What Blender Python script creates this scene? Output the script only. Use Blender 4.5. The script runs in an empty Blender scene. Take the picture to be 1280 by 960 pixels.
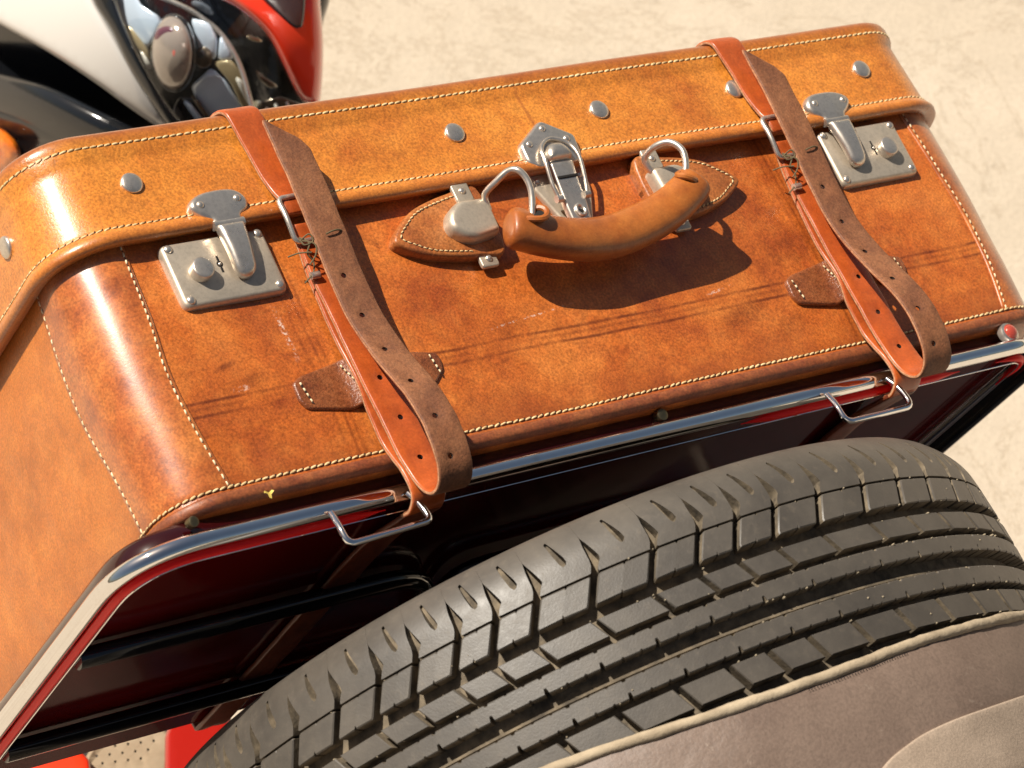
import bpy, bmesh, math, random
import numpy as np
from mathutils import Matrix, Vector, noise
from mathutils.geometry import delaunay_2d_cdt
random.seed(7); np.random.seed(7)
SC = bpy.context.scene
COL = SC.collection

# ------------------------------------------------------------------ frames
# Everything on the case is described in the case's own axes (x along its width, z up its front,
# y into it; metres).  WORLD turns those axes into the world, where z is up.
R_CC = np.array([[0.8018, -0.4339, -0.4109], [0.1753, -0.4865, 0.8559], [-0.5712, -0.7583, -0.3140]])
_u, _s, _v = np.linalg.svd(R_CC); R_CC = _u @ _v
T_CC = np.array([0.0702, -0.0033, -1.4771]); FPX = 3734.0
PITCH = math.radians(58.0); CAM_H = 1.86
CW = np.array([[1, 0, 0], [0, math.sin(PITCH), -math.cos(PITCH)], [0, math.cos(PITCH), math.sin(PITCH)]])
RW = CW @ R_CC; TW = CW @ T_CC + np.array([0, 0, CAM_H])
WORLD = Matrix([[*RW[0], TW[0]], [*RW[1], TW[1]], [*RW[2], TW[2]], [0, 0, 0, 1]])
CAMC = -R_CC.T @ T_CC

# ------------------------------------------------------------------ camera
cam_d = bpy.data.cameras.new('camera'); cam = bpy.data.objects.new('camera', cam_d); COL.objects.link(cam)
cam.matrix_world = Matrix([[*CW[0], 0], [*CW[1], 0], [*CW[2], CAM_H], [0, 0, 0, 1]])
cam_d.sensor_width = 36; cam_d.lens = 36 * FPX / 1280
cam_d.clip_start = 0.05; cam_d.clip_end = 500
cam_d.dof.use_dof = True; cam_d.dof.focus_distance = 1.46; cam_d.dof.aperture_fstop = 20
SC.camera = cam

# ------------------------------------------------------------------ light
S_CASE = np.array([-0.57, -0.58, 0.585]); S_CASE /= np.linalg.norm(S_CASE)
S_W = RW @ S_CASE
world = bpy.data.worlds.new('World'); SC.world = world; world.use_nodes = True
nt = world.node_tree; bg = nt.nodes['Background']
sky = nt.nodes.new('ShaderNodeTexSky'); sky.sky_type = 'NISHITA'; sky.sun_disc = False
sky.sun_elevation = math.asin(S_W[2]); sky.sun_rotation = math.atan2(S_W[0], S_W[1])
sky.air_density = 1.0; sky.dust_density = 2.5; sky.ozone_density = 1.0
tint = nt.nodes.new('ShaderNodeMix'); tint.data_type = 'RGBA'; tint.blend_type = 'MULTIPLY'; tint.inputs[0].default_value = 1
tint.inputs[7].default_value = (.86, .79, .69, 1)            # the photograph's warm white balance
nt.links.new(sky.outputs[0], tint.inputs[6]); nt.links.new(tint.outputs[2], bg.inputs[0]); bg.inputs[1].default_value = 0.05
sun_d = bpy.data.lights.new('sun', 'SUN'); sun_d.energy = 5.0; sun_d.angle = math.radians(0.5)
sun_d.color = (1.0, 0.93, 0.82)
sun = bpy.data.objects.new('sun', sun_d); COL.objects.link(sun)
sun.rotation_euler = Vector(S_W).to_track_quat('Z', 'Y').to_euler(); sun.location = (0, 0, 6)
SC.view_settings.view_transform = 'Standard'; SC.view_settings.look = 'None'
SC.view_settings.exposure = 0.55; SC.view_settings.gamma = 1
SC.view_settings.use_curve_mapping = False
SC.render.engine = 'CYCLES'
SC.cycles.max_bounces = 8; SC.cycles.diffuse_bounces = 3; SC.cycles.glossy_bounces = 5

# ------------------------------------------------------------------ materials
class NB:
    def __init__(s, name):
        s.m = bpy.data.materials.new(name); s.m.use_nodes = True
        s.t = s.m.node_tree; s.b = s.t.nodes['Principled BSDF']; s.tc = s.t.nodes.new('ShaderNodeTexCoord')
    def n(s, ty, **k):
        x = s.t.nodes.new(ty)
        for a, v in k.items():
            if a.startswith('i_'): x.inputs[a[2:].replace('_', ' ')].default_value = v
            else: setattr(x, a, v)
        return x
    def l(s, a, b): s.t.links.new(a, b)
    def noise(s, scale, detail=4, rough=.55, dist=0, vec=None, w=0):
        x = s.n('ShaderNodeTexNoise', noise_dimensions='4D'); x.inputs['W'].default_value = w
        x.inputs['Scale'].default_value = scale; x.inputs['Detail'].default_value = detail
        x.inputs['Roughness'].default_value = rough; x.inputs['Distortion'].default_value = dist
        s.l(vec or s.tc.outputs['Object'], x.inputs['Vector']); return x.outputs['Fac']
    def ramp(s, f, pts):
        x = s.n('ShaderNodeValToRGB'); cr = x.color_ramp
        while len(cr.elements) < len(pts): cr.elements.new(.5)
        for e, (p, c) in zip(cr.elements, pts):
            e.position = p; e.color = (*c, 1) if hasattr(c, '__len__') else (c, c, c, 1)
        s.l(f, x.inputs[0]); return x.outputs[0]
    def mix(s, a, b, f, mode='MIX'):
        x = s.n('ShaderNodeMix', data_type='RGBA', blend_type=mode)
        for sock, v in ((x.inputs[0], f), (x.inputs[6], a), (x.inputs[7], b)):
            if isinstance(v, (int, float)): sock.default_value = v if sock == x.inputs[0] else (v, v, v, 1)
            elif isinstance(v, tuple): sock.default_value = (*v, 1)
            else: s.l(v, sock)
        return x.outputs[2]
    def math(s, op, a, b=0.0, c=None):
        x = s.n('ShaderNodeMath', operation=op)
        for i, v in enumerate((a, b) if c is None else (a, b, c)):
            if isinstance(v, (int, float)): x.inputs[i].default_value = v
            else: s.l(v, x.inputs[i])
        return x.outputs[0]
    def bump(s, f, dist, strength=1.0, prev=None):
        x = s.n('ShaderNodeBump'); x.inputs['Distance'].default_value = dist; x.inputs['Strength'].default_value = strength
        s.l(f, x.inputs['Height'])
        if prev: s.l(prev, x.inputs['Normal'])
        s.l(x.outputs[0], s.b.inputs['Normal']); return x.outputs[0]
    def set(s, **k):
        for a, v in k.items():
            i = s.b.inputs[a.replace('_', ' ')]
            if isinstance(v, (int, float)): i.default_value = v
            elif isinstance(v, tuple): i.default_value = (*v, 1)
            else: s.l(v, i)
        return s
    def xyz(s):
        x = s.n('ShaderNodeSeparateXYZ'); s.l(s.tc.outputs['Object'], x.inputs[0]); return x.outputs

def band(k, v, c, w, soft):           # 1 inside |v-c|<w, fading over soft
    d = k.math('ABSOLUTE', k.math('SUBTRACT', v, c))
    m = k.n('ShaderNodeMapRange', clamp=True); k.l(d, m.inputs[0])
    m.inputs[1].default_value = w; m.inputs[2].default_value = w + soft; m.inputs[3].default_value = 1; m.inputs[4].default_value = 0
    return m.outputs[0]

def leather(name, light, mid, dark, rough=.36, coat=.25, w=0, marks=None, blotch=14, grain=1.0, speck=.62, cr=.22):
    k = NB(name)
    big = k.noise(blotch, 5, .6, .6, w=w)
    med = k.noise(blotch * 4.5, 5, .65, .3, w=w + 3)
    fine = k.noise(760, 3, .65, 0, w=w + 5)
    pore = k.noise(1100, 2, .5, 0, w=w + 7)
    c = k.ramp(big, [(.36, dark), (.52, mid), (.66, light)])
    c2 = k.ramp(med, [(.30, dark), (.5, mid), (.68, light)])
    c = k.mix(c, c2, .42)
    f = k.ramp(fine, [(.36, .50), (.5, .98), (.64, 1.45)])
    c = k.mix(c, f, speck, 'MULTIPLY')
    f = k.ramp(k.noise(170, 4, .6, 0, w=w + 2), [(.36, .78), (.6, 1.08)])
    c = k.mix(c, f, .5, 'MULTIPLY')
    # sparse dark scuffs
    sp = k.ramp(k.noise(55, 6, .72, .5, w=w + 9), [(.63, 0.0), (.72, 1.0)])
    c = k.mix(c, tuple(x * .35 for x in dark), k.math('MULTIPLY', sp, .55))
    if marks: c = marks(k, c, dark)
    rr = k.ramp(k.noise(60, 4, .6, w=w + 1), [(.3, rough - .07), (.7, rough + .12)])
    k.set(Base_Color=c, Roughness=rr, Specular_IOR_Level=.5, Coat_Weight=coat, Coat_Roughness=cr)
    b = k.bump(fine, .00035 * grain, .55)
    b = k.bump(pore, .00016 * grain, .5, b)
    k.bump(k.noise(90, 3, .5, w=w + 4), .0006 * grain, .25, b)
    return k.m

def body_marks(k, c, dark):
    x, y, z = k.xyz(); front = band(k, y, 0, .010, .012)
    wob = k.math('MULTIPLY', k.math('SUBTRACT', k.noise(9, 2, .5), .5), .006)
    zz = k.math('ADD', z, wob)
    br = k.ramp(k.noise(40, 3, .6, w=12), [(.38, .15), (.6, 1.0)])
    c = k.mix((.58, .225, .040), c, k.math('ADD', k.math('MULTIPLY', front, .30), .70))          # the end panel is a paler hide
    deep = (dark[0] * .30, dark[1] * .25, dark[2] * .3)
    for z0, st in ((.0425, .75), (.0355, .75), (.0392, .35)):      # creases pressed in along the front
        c = k.mix(c, deep, k.math('MULTIPLY', front, k.math('MULTIPLY', k.math('MULTIPLY', band(k, zz, z0, .0003, .0009), br), st)))
    for x0, st in ((-.1735, .6), (-.170, .5), (-.1785, .45), (.139, .6), (.1425, .5), (.1345, .35)):   # lines rubbed by the straps
        xx = k.math('ADD', x, wob)
        c = k.mix(c, deep, k.math('MULTIPLY', k.math('MULTIPLY', band(k, xx, x0, .0003, .0009), br), st * .8))
    # grime towards the foot seam and below the lid, a few stains
    foot = k.math('MULTIPLY', band(k, z, -.004, .004, .020), k.ramp(k.noise(22, 4, .6, w=15), [(.35, .15), (.65, .85)]))
    c = k.mix(c, (.22, .055, .016), k.math('MULTIPLY', foot, .75))
    for (sx, sz, wx, wz, st) in ((-.2225, .058, .006, .0012, .75), (.165, .066, .010, .0025, .7), (-.065, .048, .010, .004, .4), (.075, .030, .016, .006, .5), (.10, .018, .012, .006, .35), (-.216, .048, .012, .003, .4), (.12, .06, .02, .006, .3)):
        m = k.math('MULTIPLY', band(k, k.math('ADD', x, k.math('MULTIPLY', wob, 1.0)), sx, wx * .4, wx), band(k, k.math('ADD', zz, k.math('MULTIPLY', x, -.25)), sz - sx * .25, wz * .4, wz * 1.2))
        m = k.math('MULTIPLY', m, k.ramp(k.noise(160, 4, .7, w=sx), [(.38, .2), (.58, 1.0)]))
        c = k.mix(c, deep, k.math('MULTIPLY', m, st))
    # white scratches
    for (sx, sz, wx, wz) in ((-.219, .0455, .0035, .0012), (.098 - .03, .046, .007, .0007), (-.185, .069, .0012, .012), (-.05, .052, .02, .0005)):
        m = k.math('MULTIPLY', band(k, x, sx, wx * .5, wx), band(k, k.math('ADD', zz, k.math('MULTIPLY', x, -.12)), sz - sx * .12, wz * .4, wz))
        m = k.math('MULTIPLY', m, k.ramp(k.noise(520, 3, .7, w=sx + 2), [(.50, 0.0), (.60, 1.0)]))
        c = k.mix(c, (.75, .6, .5), k.math('MULTIPLY', m, .7))
    return c
def lid_marks(k, c, dark):
    x, y, z = k.xyz()
    e = k.math('MULTIPLY', band(k, z, .192, .006, .007), .8)
    c = k.mix(c, (.20, .045, .014), e)
    e = k.math('MULTIPLY', band(k, z, .1275, .001, .004), .45)
    c = k.mix(c, (.30, .08, .018), e)
    m = k.math('MULTIPLY', band(k, k.math('ADD', x, k.math('MULTIPLY', z, .05)), .0105, .0004, .0010), band(k, z, .163, .008, .012))
    c = k.mix(c, (.22, .05, .015), k.math('MULTIPLY', m, .45))
    return c

LID = leather('lid_leather', (.66, .250, .038), (.56, .185, .024), (.38, .095, .013), rough=.34, coat=.55, cr=.24, marks=lid_marks, blotch=15)
BODY = leather('body_leather', (.60, .190, .036), (.46, .112, .017), (.25, .045, .009), rough=.36, coat=.22, w=20, marks=body_marks, blotch=17)
CORNER = leather('corner_leather', (.55, .190, .042), (.42, .110, .021), (.20, .040, .010), rough=.29, coat=.95, cr=.27, w=31, blotch=22, grain=.35)
PATCH = leather('mount_leather', (.46, .17, .05), (.38, .12, .028), (.24, .06, .016), rough=.42, coat=.1, w=40, blotch=40)
KEEPER = leather('keeper_leather', (.30, .10, .035), (.22, .065, .02), (.12, .028, .010), rough=.30, coat=.35, w=44, blotch=60, grain=2.2)
HANDLE = leather('handle_leather', (.42, .140, .026), (.34, .095, .016), (.22, .052, .010), rough=.38, coat=.2, w=50, blotch=24, grain=.6, speck=.18)
STRAP = leather('strap_smooth_leather', (.47, .098, .018), (.39, .072, .013), (.26, .044, .009), rough=.36, coat=.2, w=60, blotch=20, grain=.4, speck=.25)
SUEDE = leather('strap_rough_leather', (.28, .115, .048), (.205, .075, .029), (.12, .038, .015), rough=.66, coat=.0, w=66, blotch=34, grain=1.4, speck=.5)
EDGE = leather('strap_edge_leather', (.55, .32, .18), (.46, .22, .11), (.30, .11, .05), rough=.6, coat=0, w=70, blotch=60)
CUT = leather('cut_leather', (.30, .095, .03), (.22, .06, .02), (.14, .03, .012), rough=.5, coat=.05, w=72, blotch=60)
SHADED = leather('shaded_strap_leather', (.24, .050, .016), (.17, .034, .011), (.10, .02, .007), rough=.4, coat=.1, w=80, blotch=30)  # strap leather with the shade under the tray put into its colour
WIREP = leather('handle_end_leather', (.55, .22, .09), (.45, .15, .06), (.3, .08, .03), rough=.55, coat=0, w=77, blotch=80)

def simple(name, col, rough=.5, metal=0, spec=.5, coat=0, cr=.05):
    k = NB(name); k.set(Base_Color=tuple(col), Roughness=rough, Metallic=metal, Specular_IOR_Level=spec, Coat_Weight=coat, Coat_Roughness=cr); return k
def metal(name, col, r0, r1, scale=90, bump=.00012, dark=.55, m=1.0):
    k = NB(name)
    n = k.noise(scale, 5, .6, .2); s = k.ramp(k.noise(scale * 5, 4, .7), [(.35, dark), (.55, 1.0)])
    c = k.mix(tuple(col), s, .35, 'MULTIPLY')
    st = k.ramp(k.noise(38, 5, .7, w=4), [(.56, 0.0), (.74, 1.0)])
    c = k.mix(c, (col[0] * .60, col[1] * .50, col[2] * .36), k.math('MULTIPLY', st, .5))
    k.set(Base_Color=c, Metallic=m, Roughness=k.ramp(n, [(.3, r0), (.7, r1)]))
    k.bump(k.noise(scale * 3, 3, .5), bump, .5); return k.m
NICKEL = metal('worn_nickel', (.58, .49, .38), .34, .48, m=.60)
NICKELP = metal('polished_nickel', (.68, .61, .53), .24, .38, bump=.00006, m=.85)
CHROME = metal('chrome', (.86, .86, .87), .03, .08, scale=40, bump=.00001, dark=.9)
k = simple('thread_cream', (.66, .50, .26), .75); k.bump(k.noise(2600, 2, .5), .0002, .6)
k.set(Base_Color=k.ramp(k.noise(180, 3, .7), [(.34, (.38, .24, .10)), (.52, (.66, .48, .24)), (.7, (.78, .64, .38))])); THREAD = k.m
k = simple('thread_pale', (.7, .6, .4), .8)
k.set(Base_Color=k.ramp(k.noise(180, 3, .7), [(.34, (.40, .27, .13)), (.52, (.72, .58, .36)), (.7, (.85, .74, .52))])); THREADP = k.m
HOLE = simple('needle_hole', (.020, .008, .004), .9).m
TWINE = simple('twine', (.11, .08, .036), .8).m
BLACKHOLE = simple('dark_opening', (.006, .004, .003), .9).m

k = NB('tyre_rubber')
dn = k.noise(26, 5, .65); d2 = k.noise(260, 4, .7, w=3); d3 = k.noise(900, 3, .6, w=5)
c = k.ramp(dn, [(.3, (.046, .039, .032)), (.7, (.098, .083, .066))])
c = k.mix(c, (.20, .155, .105), k.math('MULTIPLY', k.ramp(d2, [(.55, 0.0), (.75, 1.0)]), .20))
k.set(Base_Color=c, Roughness=k.ramp(d2, [(.3, .44), (.7, .54)]), Specular_IOR_Level=.6)
b = k.bump(d3, .0002, .4); k.bump(d2, .0002, .3, b); RUBBER = k.m
k = NB('dusty_groove_rubber')
c = k.ramp(k.noise(120, 4, .65), [(.35, (.060, .047, .032)), (.65, (.20, .155, .10))])
k.set(Base_Color=c, Roughness=.85); k.bump(k.noise(500, 3, .6), .0006, .6); GROOVE = k.m

k = NB('maroon_lacquer')
c = k.ramp(k.noise(6, 3, .5, 1.0), [(.35, (.040, .0018, .002)), (.65, (.100, .0035, .0035))])
k.set(Base_Color=c, Roughness=.09, Specular_IOR_Level=.42)
k.bump(k.noise(14, 3, .5), .0012, .25); MAROON = k.m
LIP = simple('shaded_maroon_lip', (.022, .0015, .002), .16, coat=.3).m  # maroon darkened for the shade of the overhanging case
BLACKP = simple('black_gloss_paint', (.006, .006, .007), .08, coat=.6).m
REDREFL = simple('red_reflection_gloss', (.92, .010, .008), .30, spec=.25).m
REDL = simple('red_lens', (.36, .05, .03), .08, coat=1.0).m

k = NB('cover_leatherette')
c = k.ramp(k.noise(16, 5, .6, .4), [(.32, (.128, .086, .065)), (.68, (.185, .130, .099))])
c = k.mix(c, k.ramp(k.noise(700, 3, .6), [(.35, .72), (.6, 1.12)]), .6, 'MULTIPLY')
sc = k.ramp(k.noise(50, 5, .75, 2.0, w=8), [(.62, 0.0), (.72, 1.0)])
c = k.mix(c, (.42, .34, .27), k.math('MULTIPLY', sc, .35))
k.set(Base_Color=c, Roughness=.52, Specular_IOR_Level=.4)
b = k.bump(k.noise(700, 3, .6), .0004, .5); k.bump(k.noise(20, 4, .6, .5), .004, .35, b); COVER = k.m
k = NB('cover_patch_suede')
c = k.ramp(k.noise(22, 5, .6), [(.35, (.30, .225, .165)), (.65, (.39, .30, .225))])
c = k.mix(c, k.ramp(k.noise(900, 3, .7), [(.35, .7), (.6, 1.15)]), .6, 'MULTIPLY')
k.set(Base_Color=c, Roughness=.8); k.bump(k.noise(900, 3, .6), .0004, .6); PATCHS = k.m
k = NB('canvas_piping')
c = k.ramp(k.noise(60, 5, .6), [(.3, (.22, .165, .105)), (.7, (.43, .345, .235))])
k.set(Base_Color=c, Roughness=.85)
wv = k.n('ShaderNodeTexWave', bands_direction='DIAGONAL'); wv.inputs['Scale'].default_value = 55; wv.inputs['Distortion'].default_value = 3
k.l(k.tc.outputs['Object'], wv.inputs['Vector']); b = k.bump(wv.outputs['Fac'], .0012, .35); k.bump(k.noise(600, 3, .6), .0006, .6, b); PIPE = k.m

k = NB('sandy_concrete')
c = k.ramp(k.noise(5, 6, .62, .4), [(.3, (.43, .36, .275)), (.7, (.49, .415, .325))])
c = k.mix(c, k.ramp(k.noise(230, 5, .85), [(.30, .52), (.5, 1.0), (.68, 1.35)]), .30, 'MULTIPLY')
c = k.mix(c, k.ramp(k.noise(45, 4, .7, w=3), [(.32, .82), (.6, 1.06)]), .30, 'MULTIPLY')
cr = k.ramp(k.noise(3.1, 7, .75, 1.5, w=6), [(.485, 0.0), (.5, 1.0), (.515, 0.0)])
c = k.mix(c, (.22, .16, .10), k.math('MULTIPLY', cr, .30))
k.set(Base_Color=c, Roughness=.9, Specular_IOR_Level=.2)
b = k.bump(k.noise(230, 4, .8), .003, .45); k.bump(k.noise(12, 4, .6), .008, .3, b); GROUND = k.m

# ------------------------------------------------------------------ object helpers
def thing(name, label, cat, o=(0, 0, 0), group=None, rot=WORLD):
    e = bpy.data.objects.new(name, None); COL.objects.link(e); e.empty_display_size = .02
    e.matrix_world = rot @ Matrix.Translation(Vector(o)); e['label'] = label; e['category'] = cat
    if group: e['group'] = group
    e['_o'] = list(o); return e
def root_o(p):
    while p.parent: p = p.parent
    return np.array(p['_o'])
def mesh(name, V, F, mat, parent, midx=None, sharp=40, kind=None, label=None):
    V = np.asarray(V, float)
    if parent is not None: V = V - root_o(parent)
    me = bpy.data.meshes.new(name); me.from_pydata(V.tolist(), [], [list(map(int, f)) for f in F])
    for m in (mat if isinstance(mat, (list, tuple)) else [mat]): me.materials.append(m)
    if midx is not None: me.polygons.foreach_set('material_index', np.asarray(midx, np.int32))
    me.polygons.foreach_set('use_smooth', np.ones(len(me.polygons), bool))
    bm = bmesh.new(); bm.from_mesh(me); bmesh.ops.recalc_face_normals(bm, faces=bm.faces); bm.to_mesh(me); bm.free()
    me.set_sharp_from_angle(angle=math.radians(sharp)); me.update()
    o = bpy.data.objects.new(name, me); COL.objects.link(o)
    if parent is not None: o.parent = parent
    if kind: o['kind'] = kind
    if label: o['label'] = label
    return o
def copy_obj(o, parent, off):
    c = o.copy(); COL.objects.link(c); c.parent = parent
    c.location = Vector(o.location) + Vector(off); return c

def catmull(P, n=8, closed=False):
    P = np.asarray(P, float); N = len(P); out = []
    segs = N if closed else N - 1
    for i in range(segs):
        if closed: p0, p1, p2, p3 = P[i - 1], P[i], P[(i + 1) % N], P[(i + 2) % N]
        else: p0, p1, p2, p3 = P[max(i - 1, 0)], P[i], P[i + 1], P[min(i + 2, N - 1)]
        for j in range(n):
            t = j / n
            out.append(.5 * ((2 * p1) + (-p0 + p2) * t + (2 * p0 - 5 * p1 + 4 * p2 - p3) * t * t + (-p0 + 3 * p1 - 3 * p2 + p3) * t ** 3))
    if not closed: out.append(P[-1])
    return np.array(out)
def fillet(P, r, n=6, closed=True):
    P = [np.asarray(p, float) for p in P]; N = len(P); out = []
    rr = r if hasattr(r, '__len__') else [r] * N
    for i in range(N):
        if not closed and i in (0, N - 1): out.append(P[i]); continue
        a, b, c = P[i - 1], P[i], P[(i + 1) % N]
        u = (a - b); v = (c - b); lu, lv = np.linalg.norm(u), np.linalg.norm(v); d = min(rr[i], lu * .48, lv * .48)
        if d <= 0: out.append(b); continue
        p, q = b + u / lu * d, b + v / lv * d
        for j in range(n + 1):
            t = j / n; out.append((1 - t) ** 2 * p + 2 * t * (1 - t) * b + t * t * q)
    return np.array(out)
def resample(P, ds, closed=False):
    P = np.asarray(P, float)
    Q = np.vstack([P, P[:1]]) if closed else P
    L = np.r_[0, np.cumsum(np.linalg.norm(np.diff(Q, axis=0), axis=1))]
    n = max(3 if closed else 2, int(round(L[-1] / ds)) + 1)
    t = np.linspace(0, L[-1], n)
    R = np.stack([np.interp(t, L, Q[:, i]) for i in range(Q.shape[1])], 1)
    return R[:-1] if closed else R
def tube(P, r, nseg=12, closed=False, caps=True, prof=None, up=None, twist=0):
    """sweep a circle (or an (n,2) profile) along P; r scalar or one per point"""
    P = np.asarray(P, float); N = len(P); r = np.broadcast_to(np.asarray(r, float), (N,))
    if closed: T = np.roll(P, -1, 0) - np.roll(P, 1, 0)
    else: T = np.gradient(P, axis=0)
    T /= np.linalg.norm(T, axis=1)[:, None] + 1e-12
    u = np.array(up if up is not None else (0.13, .3, 1.0)); V = []
    if prof is None: a = np.arange(nseg) / nseg * 2 * np.pi; prof = np.stack([np.cos(a), np.sin(a)], 1)
    nseg = len(prof)
    for i in range(N):
        if up is None and i: u = e1
        e1 = u - T[i] * (u @ T[i]); e1 /= np.linalg.norm(e1); e2 = np.cross(T[i], e1)
        V.append(P[i] + r[i] * (prof[:, :1] * e1 + prof[:, 1:] * e2))
    V = np.concatenate(V); F = []
    for i in range(N if closed else N - 1):
        a, b = i * nseg, ((i + 1) % N) * nseg
        for j in range(nseg): F.append((a + j, a + (j + 1) % nseg, b + (j + 1) % nseg, b + j))
    if not closed and caps: F += [tuple(range(nseg))[::-1], tuple(range((N - 1) * nseg, N * nseg))]
    return V, F
def join(parts):
    V, F, n = [], [], 0
    for v, f in parts: V.append(np.asarray(v)); F += [tuple(i + n for i in q) for q in f]; n += len(v)
    return np.concatenate(V), F
def inpoly(P, Q):
    x, y = Q[:, 0], Q[:, 1]; c = np.zeros(len(Q), bool); n = len(P)
    for i in range(n):
        x1, y1 = P[i - 1]; x2, y2 = P[i]
        if y1 == y2: continue
        m = ((y1 > y) != (y2 > y)) & (x < (x2 - x1) * (y - y1) / (y2 - y1) + x1); c ^= m
    return c
def bdist(loops, Q):
    d = np.full(len(Q), 1e9)
    for L in loops:
        A = L; B = np.roll(L, -1, 0); AB = B - A; l2 = (AB ** 2).sum(1) + 1e-18
        for i in range(0, len(Q), 4000):
            q = Q[i:i + 4000]; t = ((q[:, None] - A) * AB).sum(2) / l2; t = t.clip(0, 1)
            d[i:i + 4000] = np.minimum(d[i:i + 4000], np.sqrt(((q[:, None] - (A + t[..., None] * AB)) ** 2).sum(2)).min(1))
    return d
def sheet(poly, mapf, top, bot, w, holes=(), ds=.0015, grid=None, rings=4, mats=False):
    """solid made from a 2D outline: top(d, uv) and bot(d, uv) give heights from the distance to the rim"""
    loops = [resample(np.asarray(poly)[:, :2], ds, True)] + [resample(np.asarray(h), ds * .5, True) for h in holes]
    pts, E, n = [], [], 0
    for L in loops:
        pts.append(L); m = len(L); E += [(n + i, n + (i + 1) % m) for i in range(m)]; n += m
    L0 = loops[0]; t = np.roll(L0, -1, 0) - np.roll(L0, 1, 0); t /= np.linalg.norm(t, axis=1)[:, None] + 1e-12
    nr = np.stack([-t[:, 1], t[:, 0]], 1)
    ar = (L0[:, 0] * np.roll(L0[:, 1], -1) - L0[:, 1] * np.roll(L0[:, 0], -1)).sum()
    if ar < 0: nr = -nr
    ext = []
    for i in range(1, rings + 1):
        d = w * (1 - math.cos(math.pi / 2 * i / rings)); Q = L0 + nr * d
        ext.append(Q[(bdist(loops, Q) > d * .93) & inpoly(L0, Q)])
    if grid:
        lo, hi = L0.min(0), L0.max(0)
        gx, gy = np.meshgrid(np.arange(lo[0], hi[0], grid), np.arange(lo[1], hi[1], grid)); gx[1::2] += grid * .5
        Q = np.stack([gx.ravel(), gy.ravel()], 1); Q = Q[inpoly(L0, Q)]; Q = Q[bdist(loops, Q) > w * 1.05 + grid * .3]
        ext.append(Q)
    A = np.concatenate(pts + ext)
    vo, eo, fo = delaunay_2d_cdt([Vector(p) for p in A.tolist()], E, [], 0, 1e-9)[:3]
    vo = np.array([tuple(v) for v in vo]); fo = np.array(fo)
    c = vo[fo].mean(1); keep = inpoly(L0, c)
    for h in loops[1:]: keep &= ~inpoly(h, c)
    fo = fo[keep]
    d = bdist(loops, vo); n = len(vo)
    V = np.concatenate([mapf(vo, top(d, vo)), mapf(vo, bot(d, vo))])
    F = [tuple(f) for f in fo] + [tuple(f[::-1] + n) for f in fo]; mi = [0] * len(fo) + [1] * len(fo)
    cnt = {}
    for f in fo:
        for a, b in ((f[0], f[1]), (f[1], f[2]), (f[2], f[0])):
            cnt.setdefault((min(a, b), max(a, b)), []).append((a, b))
    for e, l in cnt.items():
        if len(l) == 1:
            a, b = l[0]; F.append((b, a, a + n, b + n)); mi.append(3 if holes and bdist(loops[1:], ((vo[a] + vo[b]) / 2)[None])[0] < 1e-6 else 2)
    return V, F, mi
def rimh(t, w, e=0.0):
    """height profile: rounded rim of width w up to thickness t (starting at e)"""
    return lambda d, q: e + (t - e) * np.sqrt(np.clip(1 - (1 - np.clip(d / w, 0, 1)) ** 2, 0, 1))
def flat(h): return lambda d, q: np.full(len(d), h)
def plate(name, poly, y0, t, w, mat, parent, rad=.002, ds=.001, label=None, extra=None, holes=(), grid=None, e=0.0, fill=True):
    """flat piece lying on the case front: outline in (x, z), from y0 outwards by t"""
    P = fillet(poly, rad) if fill else np.asarray(poly)
    mp = lambda q, h: np.stack([q[:, 0], -y0 - h - (extra(q) if extra else 0), q[:, 1]], 1)
    V, F, mi = sheet(P, mp, rimh(t, w, e), flat(0), w, holes, ds, grid)
    return mesh(name, V, F, mat, parent, label=label)
def dome(c, n, r, h, nr=5, ns=14, flatk=1.0):
    """low dome (rivet head) at c with axis n"""
    c = np.asarray(c, float); n = np.asarray(n, float) / np.linalg.norm(n)
    a = np.cross(n, (0.3, .2, .9)); a /= np.linalg.norm(a); b = np.cross(n, a); V = [c + n * h]; F = []
    for i in range(1, nr + 1):
        t = i / nr * math.pi / 2
        rr = r * math.sin(t) ** (1 / flatk if flatk > 1 else 1); hh = h * math.cos(t)
        for j in range(ns): p = j / ns * 2 * math.pi; V.append(c + n * hh + rr * (a * math.cos(p) + b * math.sin(p)))
    for j in range(ns): V.append(c - n * .0012 + r * (a * math.cos(j / ns * 2 * math.pi) + b * math.sin(j / ns * 2 * math.pi)))
    for j in range(ns): F.append((0, 1 + j, 1 + (j + 1) % ns))
    for i in range(nr):
        for j in range(ns): F.append((1 + i * ns + j, 1 + (i + 1) * ns + j, 1 + (i + 1) * ns + (j + 1) % ns, 1 + i * ns + (j + 1) % ns))
    return np.array(V), F
def disc_knob(c, n, r, h, e=.0006, ns=28):
    c = np.asarray(c, float); n = np.asarray(n, float) / np.linalg.norm(n)
    a = np.cross(n, (0.3, .2, .9)); a /= np.linalg.norm(a); b = np.cross(n, a)
    prof = [(r * 1.0, -.001), (r, h - e), (r - e * .3, h - e * .3), (r - e, h), (r * .5, h + e * .25)]
    V = []
    for pr, ph in prof:
        for j in range(ns): p = j / ns * 2 * math.pi; V.append(c + n * ph + pr * (a * math.cos(p) + b * math.sin(p)))
    V.append(c + n * (h + e * .3)); F = []
    for i in range(len(prof) - 1):
        for j in range(ns): F.append((i * ns + j, i * ns + (j + 1) % ns, (i + 1) * ns + (j + 1) % ns, (i + 1) * ns + j))
    o = (len(prof) - 1) * ns
    for j in range(ns): F.append((o + j, o + (j + 1) % ns, len(V) - 1))
    return np.array(V), F
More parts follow.
